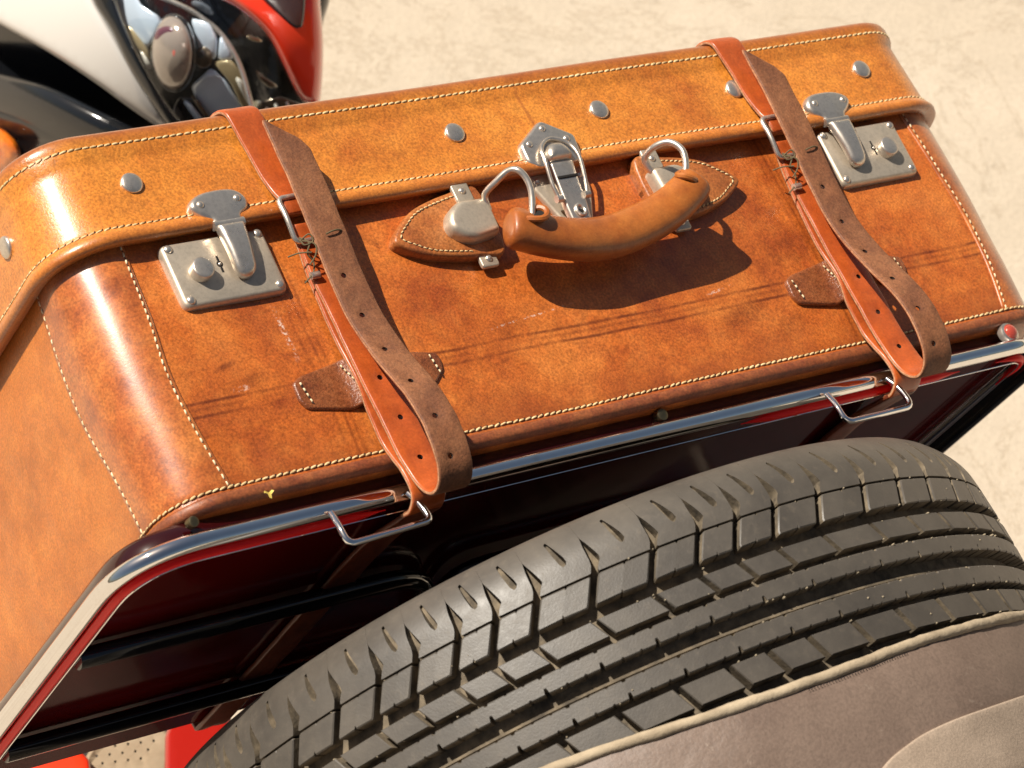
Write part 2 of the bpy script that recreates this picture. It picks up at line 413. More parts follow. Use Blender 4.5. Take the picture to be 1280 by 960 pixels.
def stitches(name, P, N, parent, pitch=.0037, L=.0031, r=.00052, slant=.30, mat=None, hole=True, label=None):
    """real thread stitches laid along P (points) with surface normals N"""
    P = np.asarray(P, float); N = np.asarray(N, float)
    D = np.r_[0, np.cumsum(np.linalg.norm(np.diff(P, axis=0), axis=1))]
    m = max(2, int(D[-1] / pitch)); ts = (np.arange(m) + .5) * D[-1] / m
    th, ho = [], []
    na, nb = 7, 6
    u = np.linspace(-1, 1, na)
    for t in ts:
        t = t + random.gauss(0, pitch * .03)
        c = np.array([np.interp(t, D, P[:, i]) for i in range(3)]); n = np.array([np.interp(t, D, N[:, i]) for i in range(3)]); n /= np.linalg.norm(n)
        c2 = np.array([np.interp(t + 1e-3, D, P[:, i]) for i in range(3)]); c1 = np.array([np.interp(t - 1e-3, D, P[:, i]) for i in range(3)])
        T = c2 - c1; T -= n * (T @ n); T /= np.linalg.norm(T) + 1e-12; B = np.cross(n, T)
        a = slant + random.gauss(0, .06); d = T * math.cos(a) + B * math.sin(a); b2 = np.cross(n, d)
        l = L * (1 + random.gauss(0, .05)); rr = r * (1 + random.gauss(0, .07)); V = []
        for x in u:
            q = math.sqrt(max(0, 1 - abs(x) ** 3.0)) * .96 + .04
            for j in range(nb):
                p = j / nb * 2 * math.pi
                V.append(c + d * x * l / 2 + (b2 * math.cos(p) * rr + n * math.sin(p) * rr * .8) * q + n * (rr * .45 - .0007 * abs(x) ** 4))
        F = [(i * nb + j, i * nb + (j + 1) % nb, (i + 1) * nb + (j + 1) % nb, (i + 1) * nb + j) for i in range(na - 1) for j in range(nb)]
        F += [tuple(range(nb))[::-1], tuple(range((na - 1) * nb, na * nb))]
        th.append((np.array(V), F))
        if hole:
            for hx in (.5,):
                V = []; h = c + d * hx * pitch * 1.02 + n * .00003
                dd = T * math.cos(a + .9) + B * math.sin(a + .9); be = np.cross(n, dd)
                V.append(h + n * .00016)
                for j in range(8): p = j / 8 * 2 * math.pi; V.append(h + dd * math.cos(p) * r * 1.5 + be * math.sin(p) * r * .75 - n * .0001)
                ho.append((np.array(V), [(0, 1 + j, 1 + (j + 1) % 8) for j in range(8)]))
    V, F = join(th); o = mesh(name, V, F, mat or THREAD, parent, kind='stuff', sharp=80, label=label)
    if hole:
        V, F = join(ho); mesh('needle_hole', V, F, HOLE, o if o.parent and not o.parent.parent else parent, kind='stuff', sharp=80)
    return o

# ------------------------------------------------------------------ the ground
gv, gf = [], []
gm = bpy.data.meshes.new('ground'); bm = bmesh.new()
bmesh.ops.create_grid(bm, x_segments=8, y_segments=8, size=60); bm.to_mesh(gm); bm.free(); gm.materials.append(GROUND)
go = bpy.data.objects.new('ground', gm); COL.objects.link(go); go['kind'] = 'structure'
GROUND_OBJ = go

# ------------------------------------------------------------------ the suitcase
W2, RC, DEP = .276, .027, .255
def dn(s, z, a=1.0, seed=0.0):
    return a * (.0011 * noise.noise((s * 9 + seed, z * 9, seed)) + .0006 * noise.noise((s * 30 + seed, z * 30, seed + 3)))
SL = W2 - RC; ARC = RC * math.pi / 2; LAST = DEP - 2 * RC
def per(s, off=0.0):
    """point and normal on the case's outline at arc length s from the middle of the front (off = outwards)"""
    sg = 1 if s >= 0 else -1; a = abs(s)
    if a <= SL: p = (a, 0.0); n = (0.0, -1.0)
    elif a <= SL + ARC:
        t = (a - SL) / RC; p = (SL + RC * math.sin(t), RC - RC * math.cos(t)); n = (math.sin(t), -math.cos(t))
    else: p = (W2, RC + a - SL - ARC); n = (1.0, 0.0)
    return np.array([sg * (p[0] + n[0] * off), p[1] + n[1] * off]), np.array([sg * n[0], n[1]])
SMAX = SL + ARC + LAST + RC
def bodypt(s, z, off=0.0, seed=0.0):
    bow = .0012 * math.sin(max(0, min(1, z / .13)) * math.pi)
    p, n = per(s, off + dn(s, z, 1, seed) + bow); return np.array([p[0], p[1], z]), np.array([n[0], n[1], 0.0])

case = thing('suitcase', 'orange brown leather suitcase with stitched lid, two locks and padded handle', 'suitcase', (0, 0, 0))
def wall(prof, S, seed, cap_lo=True, cap_hi=True, fn=None, step=.004):
    """prof: list of (off, z); swept round the case; closed by flat caps"""
    SS = list(np.arange(-SMAX, SMAX + 1e-6, step)); V, F = [], []
    for o, z in prof:
        for s in SS:
            if fn: V.append(fn(s, o, z))
            else: p, n = bodypt(s, z, o, seed); V.append(p)
        # back corners
    m = len(SS)
    for i in range(len(prof) - 1):
        for j in range(m - 1): F.append((i * m + j, i * m + j + 1, (i + 1) * m + j + 1, (i + 1) * m + j))
        F.append((i * m + m - 1, i * m, (i + 1) * m, (i + 1) * m + m - 1))
    if cap_lo: F.append(tuple(range(m))[::-1])
    if cap_hi: F.append(tuple(range((len(prof) - 1) * m, len(prof) * m)))
    return V, F
prof = [(-.012, -.0085), (-.004, -.0082), (-.0008, -.0070), (.0006, -.0045), (.0004, -.001), (-.0002, .0), (.0002, .0012)] + [(0, z) for z in np.arange(.006, .1405, .004)]
V, F = wall(prof, None, 0.0)
mesh('body', V, F, BODY, case, sharp=60)
# corner overlays, 0.9 mm proud, with wavy cut edges
def corner_piece(sg):
    lo, hi = SL - .0035, SL + ARC + .0070
    poly = [(lo - .002, .0), (lo + .003, .03), (lo + .0045, .06), (lo + .002, .09), (lo - .0005, .134), (hi + .004, .134), (hi + .008, .10), (hi + .010, .065), (hi + .004, .03), (hi + .002, .0)]
    P = np.vstack([catmull(poly[:5], 6), catmull(poly[5:], 6)])
    def mp(q, h):
        out = []
        for (s, z), hh in zip(q, h): p, n = bodypt(sg * s, z, hh); out.append(p)
        return np.array(out)
    V, F, mi = sheet(P, mp, rimh(.0010, .0012, .0002), flat(-.0006), .0012, ds=.003, grid=.0035, rings=2)
    o = mesh('corner_piece', V, F, CORNER, case, sharp=60)
    for edge, (ss, dd) in {'a': (poly[:5], .0022), 'b': (poly[5:], -.0030)}.items():
        C = catmull(ss, 12); pts, ns = [], []
        for s, z in C:
            if z > .131 or z < .0: continue
            p, n = bodypt(sg * (s + dd), z, .0010); pts.append(p); ns.append(n)
        if sg < 0 or edge == 'a': stitches('stitching', pts, ns, o, pitch=.0038, L=.0030, r=.00048, slant=-.12, mat=THREADP)
for sg in (-1, 1): corner_piece(sg)
# foot binding: the welt below the seam, and its stitching
pts, ns = [], []
for s in np.arange(-SL - ARC - .10, SL + ARC * .8, .004):
    z = .0004 + .0006 * noise.noise((s * 14, 2, 1)); p, n = bodypt(s, z, .0007 if SL - .006 < abs(s) < SL + ARC + .012 else .0003); pts.append(p); ns.append(n)
stitches('stitching', pts, ns, case, pitch=.0037, L=.0038, r=.00056, slant=.20)
V, F = wall([(-.002, -.0016), (.0010, -.0018), (.0018, -.0030), (.0018, -.0056), (.0008, -.0074), (-.004, -.0080)], None, 0.0, False, False)
mesh('foot_binding', V, F, CUT, case, sharp=60)

# lid
def lidfn(s, o, z, jit=True):
    wav = .0009 * noise.noise((s * 13, 5.0, 2.0)) * max(0, 1 - (z - .127) / .02) if z < .147 else 0
    oo = o + .0010 * noise.noise((s * 11, z * 11, 9)) * (1 if z > .13 else .5)
    droop = .0012 * noise.noise((s * 8, 1.0, 4.0)) * (1 if z < .15 else 0.4)
    p, n = per(s, oo + wav * .6); return np.array([p[0], p[1], z + droop])
prof = [(.0002, .1310), (.0012, .1283), (.0030, .1268), (.0080, .1262), (.0096, .1275), (.0100, .1296), (.0090, .1322), (.0074, .1345), (.0068, .1368)] + \
       [(.0066 - .0003 * i, .1395 + .0042 * i) for i in range(9)] + [(.0062, .1772), (.0057, .1790), (.0061, .1806), (.0062, .1832), (.0055, .1855), (.0036, .1872), (.0005, .1880), (-.02, .1886)]
V, F = wall(prof, None, 0, fn=lidfn, cap_lo=False)
lid = mesh('lid', V, F, LID, case, sharp=60)
def lidseam(z, off, s0, s1):
    pts, ns = [], []
    for s in np.arange(s0, s1, .004):
        p = lidfn(s, off, z); pts.append(p); ns.append(np.array([*per(s)[1], 0]))
    return pts, ns
stitches('stitching', *lidseam(.1345, .0075, -SL - ARC - .12, SL + ARC * .8), lid, pitch=.0037, L=.0036, r=.00052, slant=.18)
stitches('stitching', *lidseam(.1790, .0058, -SL - ARC - .12, SL + ARC * .9), lid, pitch=.0039, L=.0040, r=.00060, slant=.16)
# rivets on the lid
D = .0924
for x in [(i - 2.5) * D for i in range(6)]:
    p = lidfn(x, .0064, .157); V, F = dome(p, (0, -1, 0), .0055, .0014, ns=24); mesh('rivet', V, F, NICKELP, lid, sharp=80)
for y in (.037, .135, .225):
    p = lidfn(-(SL + ARC + y - RC), .0064, .157); V, F = dome(p, (-1, 0, 0), .0055, .0014, ns=24); mesh('rivet', V, F, NICKELP, lid, sharp=80)

def mirror(P, sg, dx=0.0): return [(sg * x + dx, z) for x, z in P]
def lock(sg, dx, dhx):
    pl = mirror([(-.2310, .1235), (-.1745, .1235), (-.1745, .0885), (-.2310, .0885)], sg, dx)
    o = plate('lock_plate', pl, .0004, .0048, .0022, NICKEL, case, rad=.0040, ds=.0012, e=.0012)
    for x, z in mirror([(-.2272, .1200), (-.1783, .1205), (-.1785, .0924), (-.2268, .0924)], sg, dx):
        V, F = dome((x, -.0050, z), (0, -1, 0), .0023, .0015); mesh('rivet', V, F, NICKELP, o, sharp=80)
    kx = sg * -.2165 + dx + (-.002 if sg < 0 else 0)
    V, F = disc_knob((kx, -.0045, .1055), (0, -1, 0), .0056, .0062, .0009); mesh('release_knob', V, F, NICKELP, o, sharp=50)
    hx = sg * -.2046 + dx + (.003 if sg < 0 else 0)
    # keyhole: round hole with slots up and down and the pin inside
    V, F = join([dome((hx, -.00512, .1080), (0, -1, 0), .0019, .0003, nr=2), (np.array([(hx - .0006, -.00530, .1035), (hx + .0006, -.00530, .1035), (hx + .0006, -.00530, .1125), (hx - .0006, -.00530, .1125)]), [(0, 1, 2, 3)])])
    kh = mesh('keyhole', V, F, BLACKHOLE, o)
    V, F = dome((hx, -.0052, .1080), (0, -1, 0), .0009, .0008, ns=10); mesh('lock_pin', V, F, NICKELP, o, sharp=80)
    # hasp fixed on the lid
    hd = dhx
    up = mirror([(-.2098, .1370), (-.2075, .1415), (-.2000, .1445), (-.1880, .1448), (-.1815, .1425), (-.1785, .1375), (-.1800, .1325), (-.1848, .1295), (-.1865, .1255), (-.2005, .1255), (-.2020, .1290), (-.2065, .1325)], sg, hd)
    h = plate('hasp', catmull(up, 5, True), .0062, .0046, .0024, NICKELP, case, rad=.0, ds=.0010, e=.0010, fill=False)
    for x, z in mirror([(-.2045, .1375), (-.1842, .1380)], sg, hd):
        V, F = dome((x, -.0106, z), (0, -1, 0), .0020, .0013); mesh('rivet', V, F, NICKELP, h, sharp=80)
    V, F = tube([(sg * -.2018 + hd, -.0088, .1262), (sg * -.1852 + hd, -.0088, .1262)], .0024, 14); mesh('hinge_barrel', V, F, NICKELP, h)
    tg = mirror([(-.2012, .1255), (-.1862, .1255), (-.1872, .1170), (-.1885, .1080), (-.1893, .1010), (-.1915, .0982), (-.1952, .0972), (-.1988, .0985), (-.2003, .1020), (-.2005, .1100), (-.2010, .1180)], sg, hd)
    ex = lambda q: .0020 - .0022 * np.clip((.1255 - q[:, 1]) / .028, 0, 1) + .0012 * np.sin(np.clip((.1255 - q[:, 1]) / .028, 0, 1) * math.pi)
    P = np.asarray(tg)
    mp = lambda q, hh: np.stack([q[:, 0], -.0065 - hh - ex(q), q[:, 1]], 1)
    V, F, mi = sheet(fillet(tg, .0015), mp, rimh(.0045, .0030, .0015), flat(0), .0030, ds=.0010, grid=.0018, rings=5)
    mesh('hasp_tongue', V, F, NICKELP, h, sharp=50)
lock(1, 0, 0); lock(-1, .0030, -.0025)      # left as seen, then the mirrored one

# centre toggle latch
t = plate('latch_plate', [(-.0155, .1425), (.0035, .1548), (.0205, .1435), (.0192, .1310), (.0150, .1270), (-.0108, .1270), (-.0158, .1310)], .0062, .0044, .0020, NICKELP, case, rad=.0028, ds=.0009, e=.0008)
for x, z in ((.0022, .1490), (.0137, .1412), (-.0100, .1412)):
    V, F = dome((x, -.0105, z), (0, -1, 0), .0019, .0012); mesh('rivet', V, F, NICKELP, t, sharp=80)
b = plate('latch_hook', [(-.0045, .1290), (.0115, .1290), (.0110, .1352), (.0070, .1395), (.0000, .1395), (-.0042, .1352)], .0098, .0050, .0042, NICKELP, t, rad=.003, ds=.0009)
base = plate('latch_base', [(-.0148, .1290), (.0200, .1290), (.0215, .1240), (.0205, .1150), (.0120, .0955), (-.0050, .0930), (-.0085, .1050), (-.0140, .1200)], .0003, .0030, .0016, NICKEL, case, rad=.003, ds=.0010, e=.0008)
for x, z in ((-.0100, .1235), (.0165, .1235)):
    V, F = dome((x, -.0032, z), (0, -1, 0), .0018, .0011); mesh('rivet', V, F, NICKELP, base, sharp=80)
ex = lambda q: .0030 * np.clip((q[:, 1] - .095) / .034, 0, 1)
plate('latch_lever', [(-.0040, .1290), (.0112, .1290), (.0098, .1180), (.0088, .1040), (.0070, .0930), (-.0048, .0930), (-.0050, .1050)], .0050, .0036, .0014, NICKELP, base, rad=.0015, ds=.0010, extra=ex, grid=.003, e=.001)
plate('lever_tab', [(-.0034, .1205), (.0098, .1205), (.0090, .1188), (-.0036, .1188)], .0108, .0006, .0004, BLACKHOLE, base, rad=.0001, ds=.0010)
V, F = tube(catmull([(.0020 + .0024 * math.cos(a), -.0096, .1005 + .0030 * math.sin(a)) for a in np.linspace(0, 2 * math.pi, 9)[:-1]], 4, True), .0009, 8, closed=True)
mesh('lever_eyelet', V, F, NICKELP, base)
V, F = dome((.0020, -.0090, .1005), (0, -1, 0), .0019, .0002, nr=2); mesh('eyelet_hole', V, F, BLACKHOLE, base)
bail = catmull([(-.0078, -.0100, .1085), (-.0090, -.0118, .1170), (-.0080, -.0138, .1290), (-.0052, -.0126, .1375), (.0030, -.0116, .1420), (.0112, -.0126, .1375), (.0132, -.0138, .1290), (.0120, -.0118, .1170), (.0102, -.0100, .1085)], 8)
V, F = tube(bail, .0011, 10); mesh('latch_bail', V, F, NICKELP, base)
for x in (-.0074, .0098):
    V, F = tube([(x - .0018, -.0095, .1085), (x + .0018, -.0095, .1085)], .0020, 12); mesh('bail_pivot', V, F, NICKELP, base)

# handle with its mounts
def mount(sg):
    poly = [(-.0500, .0880), (-.0500, .1240), (-.0680, .1238), (-.0890, .1190), (-.1010, .1122), (-.1095, .1035), (-.1060, .0985), (-.0950, .0925), (-.0800, .0885), (-.0660, .0868)]
    o = plate('handle_patch', catmull(mirror(poly, sg), 5, True), .0004, .0072, .0016, PATCH, case, rad=0, ds=.0014, e=.0045, fill=False)
    sp = catmull([(-.0660, .1212), (-.0880, .1165), (-.0990, .1100), (-.1052, .1035), (-.0990, .0985), (-.0890, .0935), (-.0690, .0895)], 10)
    pts = [(sg * x, -.0077, z) for x, z in sp]
    if sg > 0: pts = pts[::-1]
    stitches('stitching', pts, [(0, -1, 0)] * len(pts), o, pitch=.0028, L=.0024, r=.00042, slant=.22 * -sg)
    for z0, z1, rz, x0 in ((.1160, .1290, .1225, -.0605), (.0900, .0805, .0850, -.0615)):
        q = plate('mount_tab', mirror([(x0 - .0052, z0), (x0 + .0052, z0), (x0 + .0052, z1), (x0 - .0052, z1)], sg), .0070 if z0 > .1 else .0040, .0020, .0008, NICKEL, case, rad=.0015, ds=.0010, e=.0006)
        V, F = dome((sg * x0, -.0090 if z0 > .1 else -.0060, rz), (0, -1, 0), .0019, .0013); mesh('rivet', V, F, NICKELP, q, sharp=80)
    cp = mirror([(-.0515, .1148), (-.0690, .1155), (-.0770, .1105), (-.0800, .1045), (-.0795, .1000), (-.0740, .0950), (-.0680, .0928), (-.0525, .0945)], sg)
    plate('mount_cap', cp, .0070, .0082, .0030, NICKEL, case, rad=.0030, ds=.0010, e=.003, grid=.003)
for sg in (-1, 1): mount(sg)
hp = catmull([(-.0560, -.0235, .0915), (-.0505, -.0233, .0893), (-.0365, -.0215, .0843), (-.0185, -.0195, .0800), (.0020, -.0170, .0790), (.0220, -.0180, .0810), (.0410, -.0220, .0852), (.0550, -.0255, .0912), (.0612, -.0265, .0948), (.0640, -.0268, .0966)], 8)
rr = np.array([.0108, .0108, .0108, .0110, .0113, .0113, .0109, .0104, .0100, .0096])
rr = np.interp(np.arange(len(hp)) / 8, np.arange(10), rr) * .95
for i in range(8):
    q_ = .45 + .55 * math.sqrt(1 - (1 - (i + .3) / 8.3) ** 2); rr[i] *= q_; rr[-1 - i] *= q_
a_ = np.arange(28) / 28 * 2 * np.pi; c_, s_ = np.cos(a_), np.sin(a_)
ov = np.stack([.86 * np.sign(c_) * np.abs(c_) ** .85, 1.04 * np.sign(s_) * np.abs(s_) ** .85], 1)
V, F = tube(hp, rr, 28, up=(0, -1, 0), prof=ov); handle = mesh('handle', V, F, HANDLE, case, sharp=70)
for wire, hx in (([(-.0530, -.0120, .1080), (-.0545, -.0165, .1143), (-.0510, -.0245, .1163), (-.0465, -.0305, .1178), (-.0435, -.0345, .1155), (-.0410, -.0345, .1098), (-.0408, -.0330, .1030), (-.0430, -.0300, .0945), (-.0460, -.0280, .0880)], (-.0432, -.0315, .0940)),
                 ([(.0540, -.0120, .1120), (.0505, -.0150, .1195), (.0525, -.0225, .1215), (.0570, -.0300, .1194), (.0600, -.0330, .1125), (.0590, -.0320, .1045), (.0565, -.0290, .0980), (.0550, -.0270, .0920)], (.0568, -.0315, .1000))):
    V, F = tube(catmull(wire, 8), .00175, 12); mesh('handle_ring', V, F, NICKELP, case)
    # rolled end of the handle leather, open where the ring goes in
    c = np.array(hx); n = np.array([0.30 * (-1 if hx[0] < 0 else 1), -.80, .60]); n /= np.linalg.norm(n)
    a = np.cross(n, (0, 0, 1.0)); a /= np.linalg.norm(a); b2 = np.cross(n, a)
    c = c - n * .0004 + np.array([0, 0, -.0022])
    L = [c + .0058 * math.cos(t) * a + .0048 * math.sin(t) * b2 + n * .0008 * math.sin(2 * t) for t in np.linspace(0, 2 * math.pi, 25)[:-1]]
    V, F = tube(L, .0017, 8, closed=True); e = mesh('rolled_end', V, F, HANDLE, handle)
    V = [c + n * .0002] + [c + .0056 * math.cos(t) * a + .0046 * math.sin(t) * b2 for t in np.linspace(0, 2 * math.pi, 25)[:-1]]
    mesh('end_opening', V, [(0, 1 + j, 1 + (j + 1) % 24) for j in range(24)], BLACKHOLE, e)

# strap keepers sewn to the front: two tabs each with a raised arch between
def keeper(x0, mirrored=False):
    tabs = [[(-.0405, .0465), (-.0270, .0480), (-.0105, .0520), (-.0085, .0300), (-.0130, .0228), (-.0270, .0250), (-.0410, .0270)],
            [(.0105, .0500), (.0300, .0465), (.0420, .0430), (.0415, .0325), (.0330, .0262), (.0110, .0300)]]
    P = [(-.0400, .0425), (-.0355, .0452), (-.0200, .0476), (-.0095, .0492), (-.0030, .0400), (-.0018, .0300), (-.0080, .0245), (-.0150, .0232), (-.0380, .0283), (-.0405, .0330)]
    ex = lambda q: .0050 * np.clip((q[:, 0] - x0 + .016) / .010, 0, 1) ** 1.5
    o = plate('strap_keeper', fillet([(x0 + x, z) for x, z in P], .0015), .0004, .0026, .0012, [KEEPER], case, rad=0, ds=.0014, e=.0010, fill=False, extra=ex, grid=.0028)
    for sx0, sx1 in (((-.0368, .0425), (-.0345, .0300)), ((-.0130, .0462), (-.0065, .0265))):
        pts = [(x0 + sx0[0] + (sx1[0] - sx0[0]) * t, -.0033 - .0050 * max(0, min(1, (sx0[0] + (sx1[0] - sx0[0]) * t + .016) / .010)) ** 1.5, sx0[1] + (sx1[1] - sx0[1]) * t) for t in np.linspace(0, 1, 8)]
        stitches('stitching', pts, [(-.2, -1, 0)] * 8, o, pitch=.0026, L=.0021, r=.00048, slant=-.1, mat=THREADP)
    Q = [(.0210, .0470), (.0300, .0460), (.0415, .0432), (.0425, .0395), (.0415, .0338), (.0340, .0275), (.0210, .0300)]
    o = plate('strap_keeper', fillet([(x0 + x, z) for x, z in Q], .0015), .0004, .0026, .0012, [KEEPER], case, rad=0, ds=.0014, e=.0010, fill=False)
    pts = [(x0 + .0365 + .002 * t, -.0032, .0430 - .0115 * t) for t in np.linspace(0, 1, 8)]
    stitches('stitching', pts, [(0, -1, 0)] * 8, o, pitch=.0026, L=.0021, r=.00048, slant=-.1, mat=THREADP)
keeper(-.1535); keeper(.1500)

# ------------------------------------------------------------------ the straps
def ribbon(name, path, w, parent, t=.0026, holes=(), tip=None, x_of=None, side_front=STRAP, side_back=SUEDE, edge=EDGE, flare=None):
    """leather band: path in (y, z) at x given by x_of(arc length); front side is the left of travel"""
    P = resample(catmull(path, 12), .0015); D = np.r_[0, np.cumsum(np.linalg.norm(np.diff(P, axis=0), axis=1))]; Lt = D[-1]
    T = np.gradient(P, axis=0); T /= np.linalg.norm(T, axis=1)[:, None]; N = np.stack([-T[:, 1], T[:, 0]], 1)
    h = w / 2; sd = len(name) + x_of(0) * 10 if x_of else 1.0
    poly = [(0, -h), (Lt, -h), (Lt, h), (0, h)] if tip is None else [(0, -h), (Lt - tip[0], -h)] + [(Lt - a, b * h) for a, b in tip[1]] + [(Lt - tip[2], h), (0, h)]
    hl = [[(s + .0015 * math.cos(a), q + .0015 * math.sin(a)) for a in np.linspace(0, 2 * math.pi, 11)[:-1]] for s, q in holes]
    def mp(q, hh):
        s = q[:, 0]; y = np.interp(s, D, P[:, 0]); z = np.interp(s, D, P[:, 1]); ny = np.interp(s, D, N[:, 0]); nz = np.interp(s, D, N[:, 1])
        l = np.sqrt(ny ** 2 + nz ** 2); x = x_of(s / Lt) if x_of else 0
        tw = flare(s / Lt) * q[:, 1] if flare else 0
        j1 = np.array([noise.noise((a * 45, 3 * sd, 1)) * .00045 + noise.noise((a * 160, sd, 5)) * .00016 for a in s]); j2 = np.array([noise.noise((a * 70, b * 120, sd)) * .00035 for a, b in zip(s, q[:, 1])])
        hh = hh + tw + j2; return np.stack([x + q[:, 1] + j1, y + ny / l * hh, z + nz / l * hh], 1)
    V, F, mi = sheet(poly, mp, rimh(t / 2, .0008, t * .2), lambda d, q: -rimh(t / 2, .0008, t * .2)(d, q), .0008, hl, ds=.0020, grid=.0045, rings=2)
    return mesh(name, V, F, [side_front, side_back, edge, BLACKHOLE], parent, mi, sharp=55)

def luggage_strap(X, label, tilt, top):
    st = thing('luggage_strap', label, 'strap', (X, -.010, .10), 'leather straps buckled round the suitcase')
    w = .0186
    # band over the lid down to the buckle
    lp = [(.245, .1905), (.20, .1915), (.08, .1912), (.010, .1908), (-.0015, .1898), (-.0068, .1865), (-.0085, .1820), (-.0084, .165), (-.0084, .150), (-.0096, .139), (-.0122, .1305), (-.0118, .124)]
    ribbon('lid_band', [(a, b) for a, b in lp], w, st, x_of=lambda u: X + tilt + .0062 * np.clip((u - .80) / .20, 0, 1), side_front=SUEDE, side_back=STRAP)
    # band from under the rack up to the buckle
    un = [(.270, -.0140), (.2675, -.0225), (.261, -.0242), (.20, -.0242), (.12, -.0242), (.05, -.0250), (.012, -.0300), (-.001, -.0320)]
    ribbon('under_band', un, w, st, x_of=lambda u: X - .0015, side_front=SHADED, side_back=SHADED, edge=SHADED)
    lo = [(.006, -.0302), (-.002, -.0318), (-.0095, -.0270), (-.0100, -.0160), (-.0062, -.0050), (-.0040, .004), (-.0045, .020), (-.0072, .036), (-.0050, .055), (-.0050, .075), (-.0065, .095), (-.0095, .110), (-.0110, .1165)]
    ribbon('lower_band', lo, w, st, x_of=lambda u: X - .0015 + 0 * u, side_front=STRAP, side_back=SUEDE)
    # free end: down from the buckle, loops at the foot and comes back up over itself, rough side out
    fr = [(-.0125, .118), (-.0098, .108), (-.0085, .090), (-.0088, .060), (-.0100, .030), (-.0110, .005), (-.0125, -.014), (-.0165, -.0275), (-.0240, -.0340), (-.0325, -.0320), (-.0385, -.0230), (-.0400, -.008), (-.0370, .008), (-.0290, .028), (-.0215, .048), (-.0178, .066), (-.0172, .088), (-.0178, .110), (-.0180, .130), (-.0175, .150), (-.0165, top)]
    P = resample(catmull(fr, 12), .0015); D = np.r_[0, np.cumsum(np.linalg.norm(np.diff(P, axis=0), axis=1))]; Lt = D[-1]
    iz = lambda z, a, b: float(np.interp(z, P[a:b, 1][::1 if P[b - 1, 1] > P[a, 1] else -1], D[a:b][::1 if P[b - 1, 1] > P[a, 1] else -1]))
    kmin = int(np.argmin(P[:, 1]))
    hs = [(iz(z, kmin, len(P)), -.0015) for z in (.106 - .0, .0845, .0620, .0400, .0180, -.0040, -.0240)][1:] + [(iz(z, 0, kmin), .001) for z in (.0330, .0108, -.0112)]
    dx = lambda u: X - .0008 + .0062 * np.clip((u - .50) / .50, 0, 1) ** 1.1
    f = ribbon('free_end', fr, w, st, holes=hs, tip=(.001, [(.0, -.93), (.004, -.5), (.013, .55)], .020), x_of=dx, side_front=SUEDE, side_back=STRAP)
    # thread tie through the free end
    zt = .1065
    V, F = tube(catmull([(X + .0000, -.0200, zt), (X + .003, -.0206, zt + .0006), (X + .0065, -.0204, zt + .0010), (X + .0095, -.0190, zt + .0010)], 5), .00045, 6); mesh('thread_tie', V, F, TWINE, st)
    # buckle frame: a wire rectangle standing off the band
    bx0, bx1 = X - .0125, X + .0120
    L = fillet([(bx0, -.0135, .1325), (bx1, -.0135, .1325), (bx1, -.0150, .1210), (bx1 + .000, -.0125, .1085), (bx0, -.0125, .1085), (bx0 - .0006, -.0150, .1210)], .0035, 5)
    V, F = tube(L, .0014, 10, closed=True); bk = mesh('buckle', V, F, NICKELP, st)
    V, F = tube([(X, -.0135, .1322), (X, -.0158, .122), (X, -.0150, .1075)], .0011, 8); mesh('buckle_prong', V, F, NICKELP, bk)
    V, F = tube([(bx0 + .0005, -.0112, .0905), (bx0 + .0050, -.0112, .0905)], .0019, 12); mesh('stud', V, F, NICKELP, st)
    # loose twine knotted on the buckle
    wisps = [[(bx0 + .001, -.0150, .1095), (bx0 + .0035, -.017, .1050), (bx0 + .0015, -.015, .1005), (bx0 + .0040, -.013, .0965), (bx0 + .0018, -.012, .0915), (bx0 - .0035, -.010, .0880)],
             [(bx0 + .0005, -.0150, .1080), (bx0 + .0055, -.018, .1035), (bx0 + .0045, -.0165, .0985), (bx0 + .0008, -.014, .0950)],
             [(bx0 + .0002, -.0150, .1075), (bx0 + .0045, -.0185, .1088), (bx0 + .0055, -.0178, .1052), (bx0 + .0010, -.0165, .1045), (bx0 + .0003, -.0160, .1082)],
             [(bx0 - .0060, -.010, .1030), (bx0 - .002, -.014, .1020), (bx0 + .0030, -.0165, .1000)]]
    for wv_ in wisps:
        V, F = tube(catmull(wv_, 6), .00042, 6); mesh('twine', V, F, TWINE, st)
    return st
luggage_strap(-.1530, 'rust leather luggage strap with looped free end, nearer the headlight side', -.0070, .1740)
luggage_strap(.1500, 'rust leather luggage strap with looped free end, beside the lock nearest the open ground', -.0040, .1740)

# ------------------------------------------------------------------ the rack the case lies on
rack = thing('luggage_rack', 'glossy maroon luggage tray with chrome rim under the suitcase', 'luggage rack', (0, .13, -.022))
X0, X1, YB = -.3060, .2560, .263
ringP = fillet([(X0, YB + .03, -.0215), (X0, .0005, -.0215), (X1, .0005, -.0215), (X1, YB + .03, -.0215)], [0, .040, .019, 0], 10, closed=False)
V, F = tube(resample(ringP, .004), .0042, 18, up=(0, 0, 1)); mesh('chrome_rim', V, F, CHROME, rack)
def red_reflection(a, b):  # the chrome's red reflection, built as a red-coloured strip
    inP = resample(fillet([(X0 + .0050, YB + .03, -.0262), (X0 + .0050, .0046, -.0262), (X1 - .0050, .0046, -.0262), (X1 - .0050, YB + .03, -.0262)], [0, .036, .016, 0], 10, closed=False), .003)
    D = np.r_[0, np.cumsum(np.linalg.norm(np.diff(inP, axis=0), axis=1))]; P = inP[(D >= a) & (D <= b)]
    r = .0022 * np.clip(np.minimum(np.arange(len(P)), np.arange(len(P))[::-1]) / 6, .15, 1)
    V, F = tube(P, r, 12, up=(0, 0, 1)); mesh('red_reflection_bead', V, F, REDREFL, rack)
te = resample(fillet([(X0 + .0074, YB + .03, -.0278), (X0 + .0074, .0068, -.0278), (X1 - .0074, .0068, -.0278), (X1 - .0074, YB + .03, -.0278)], [0, .034, .014, 0], 10, closed=False), .004)
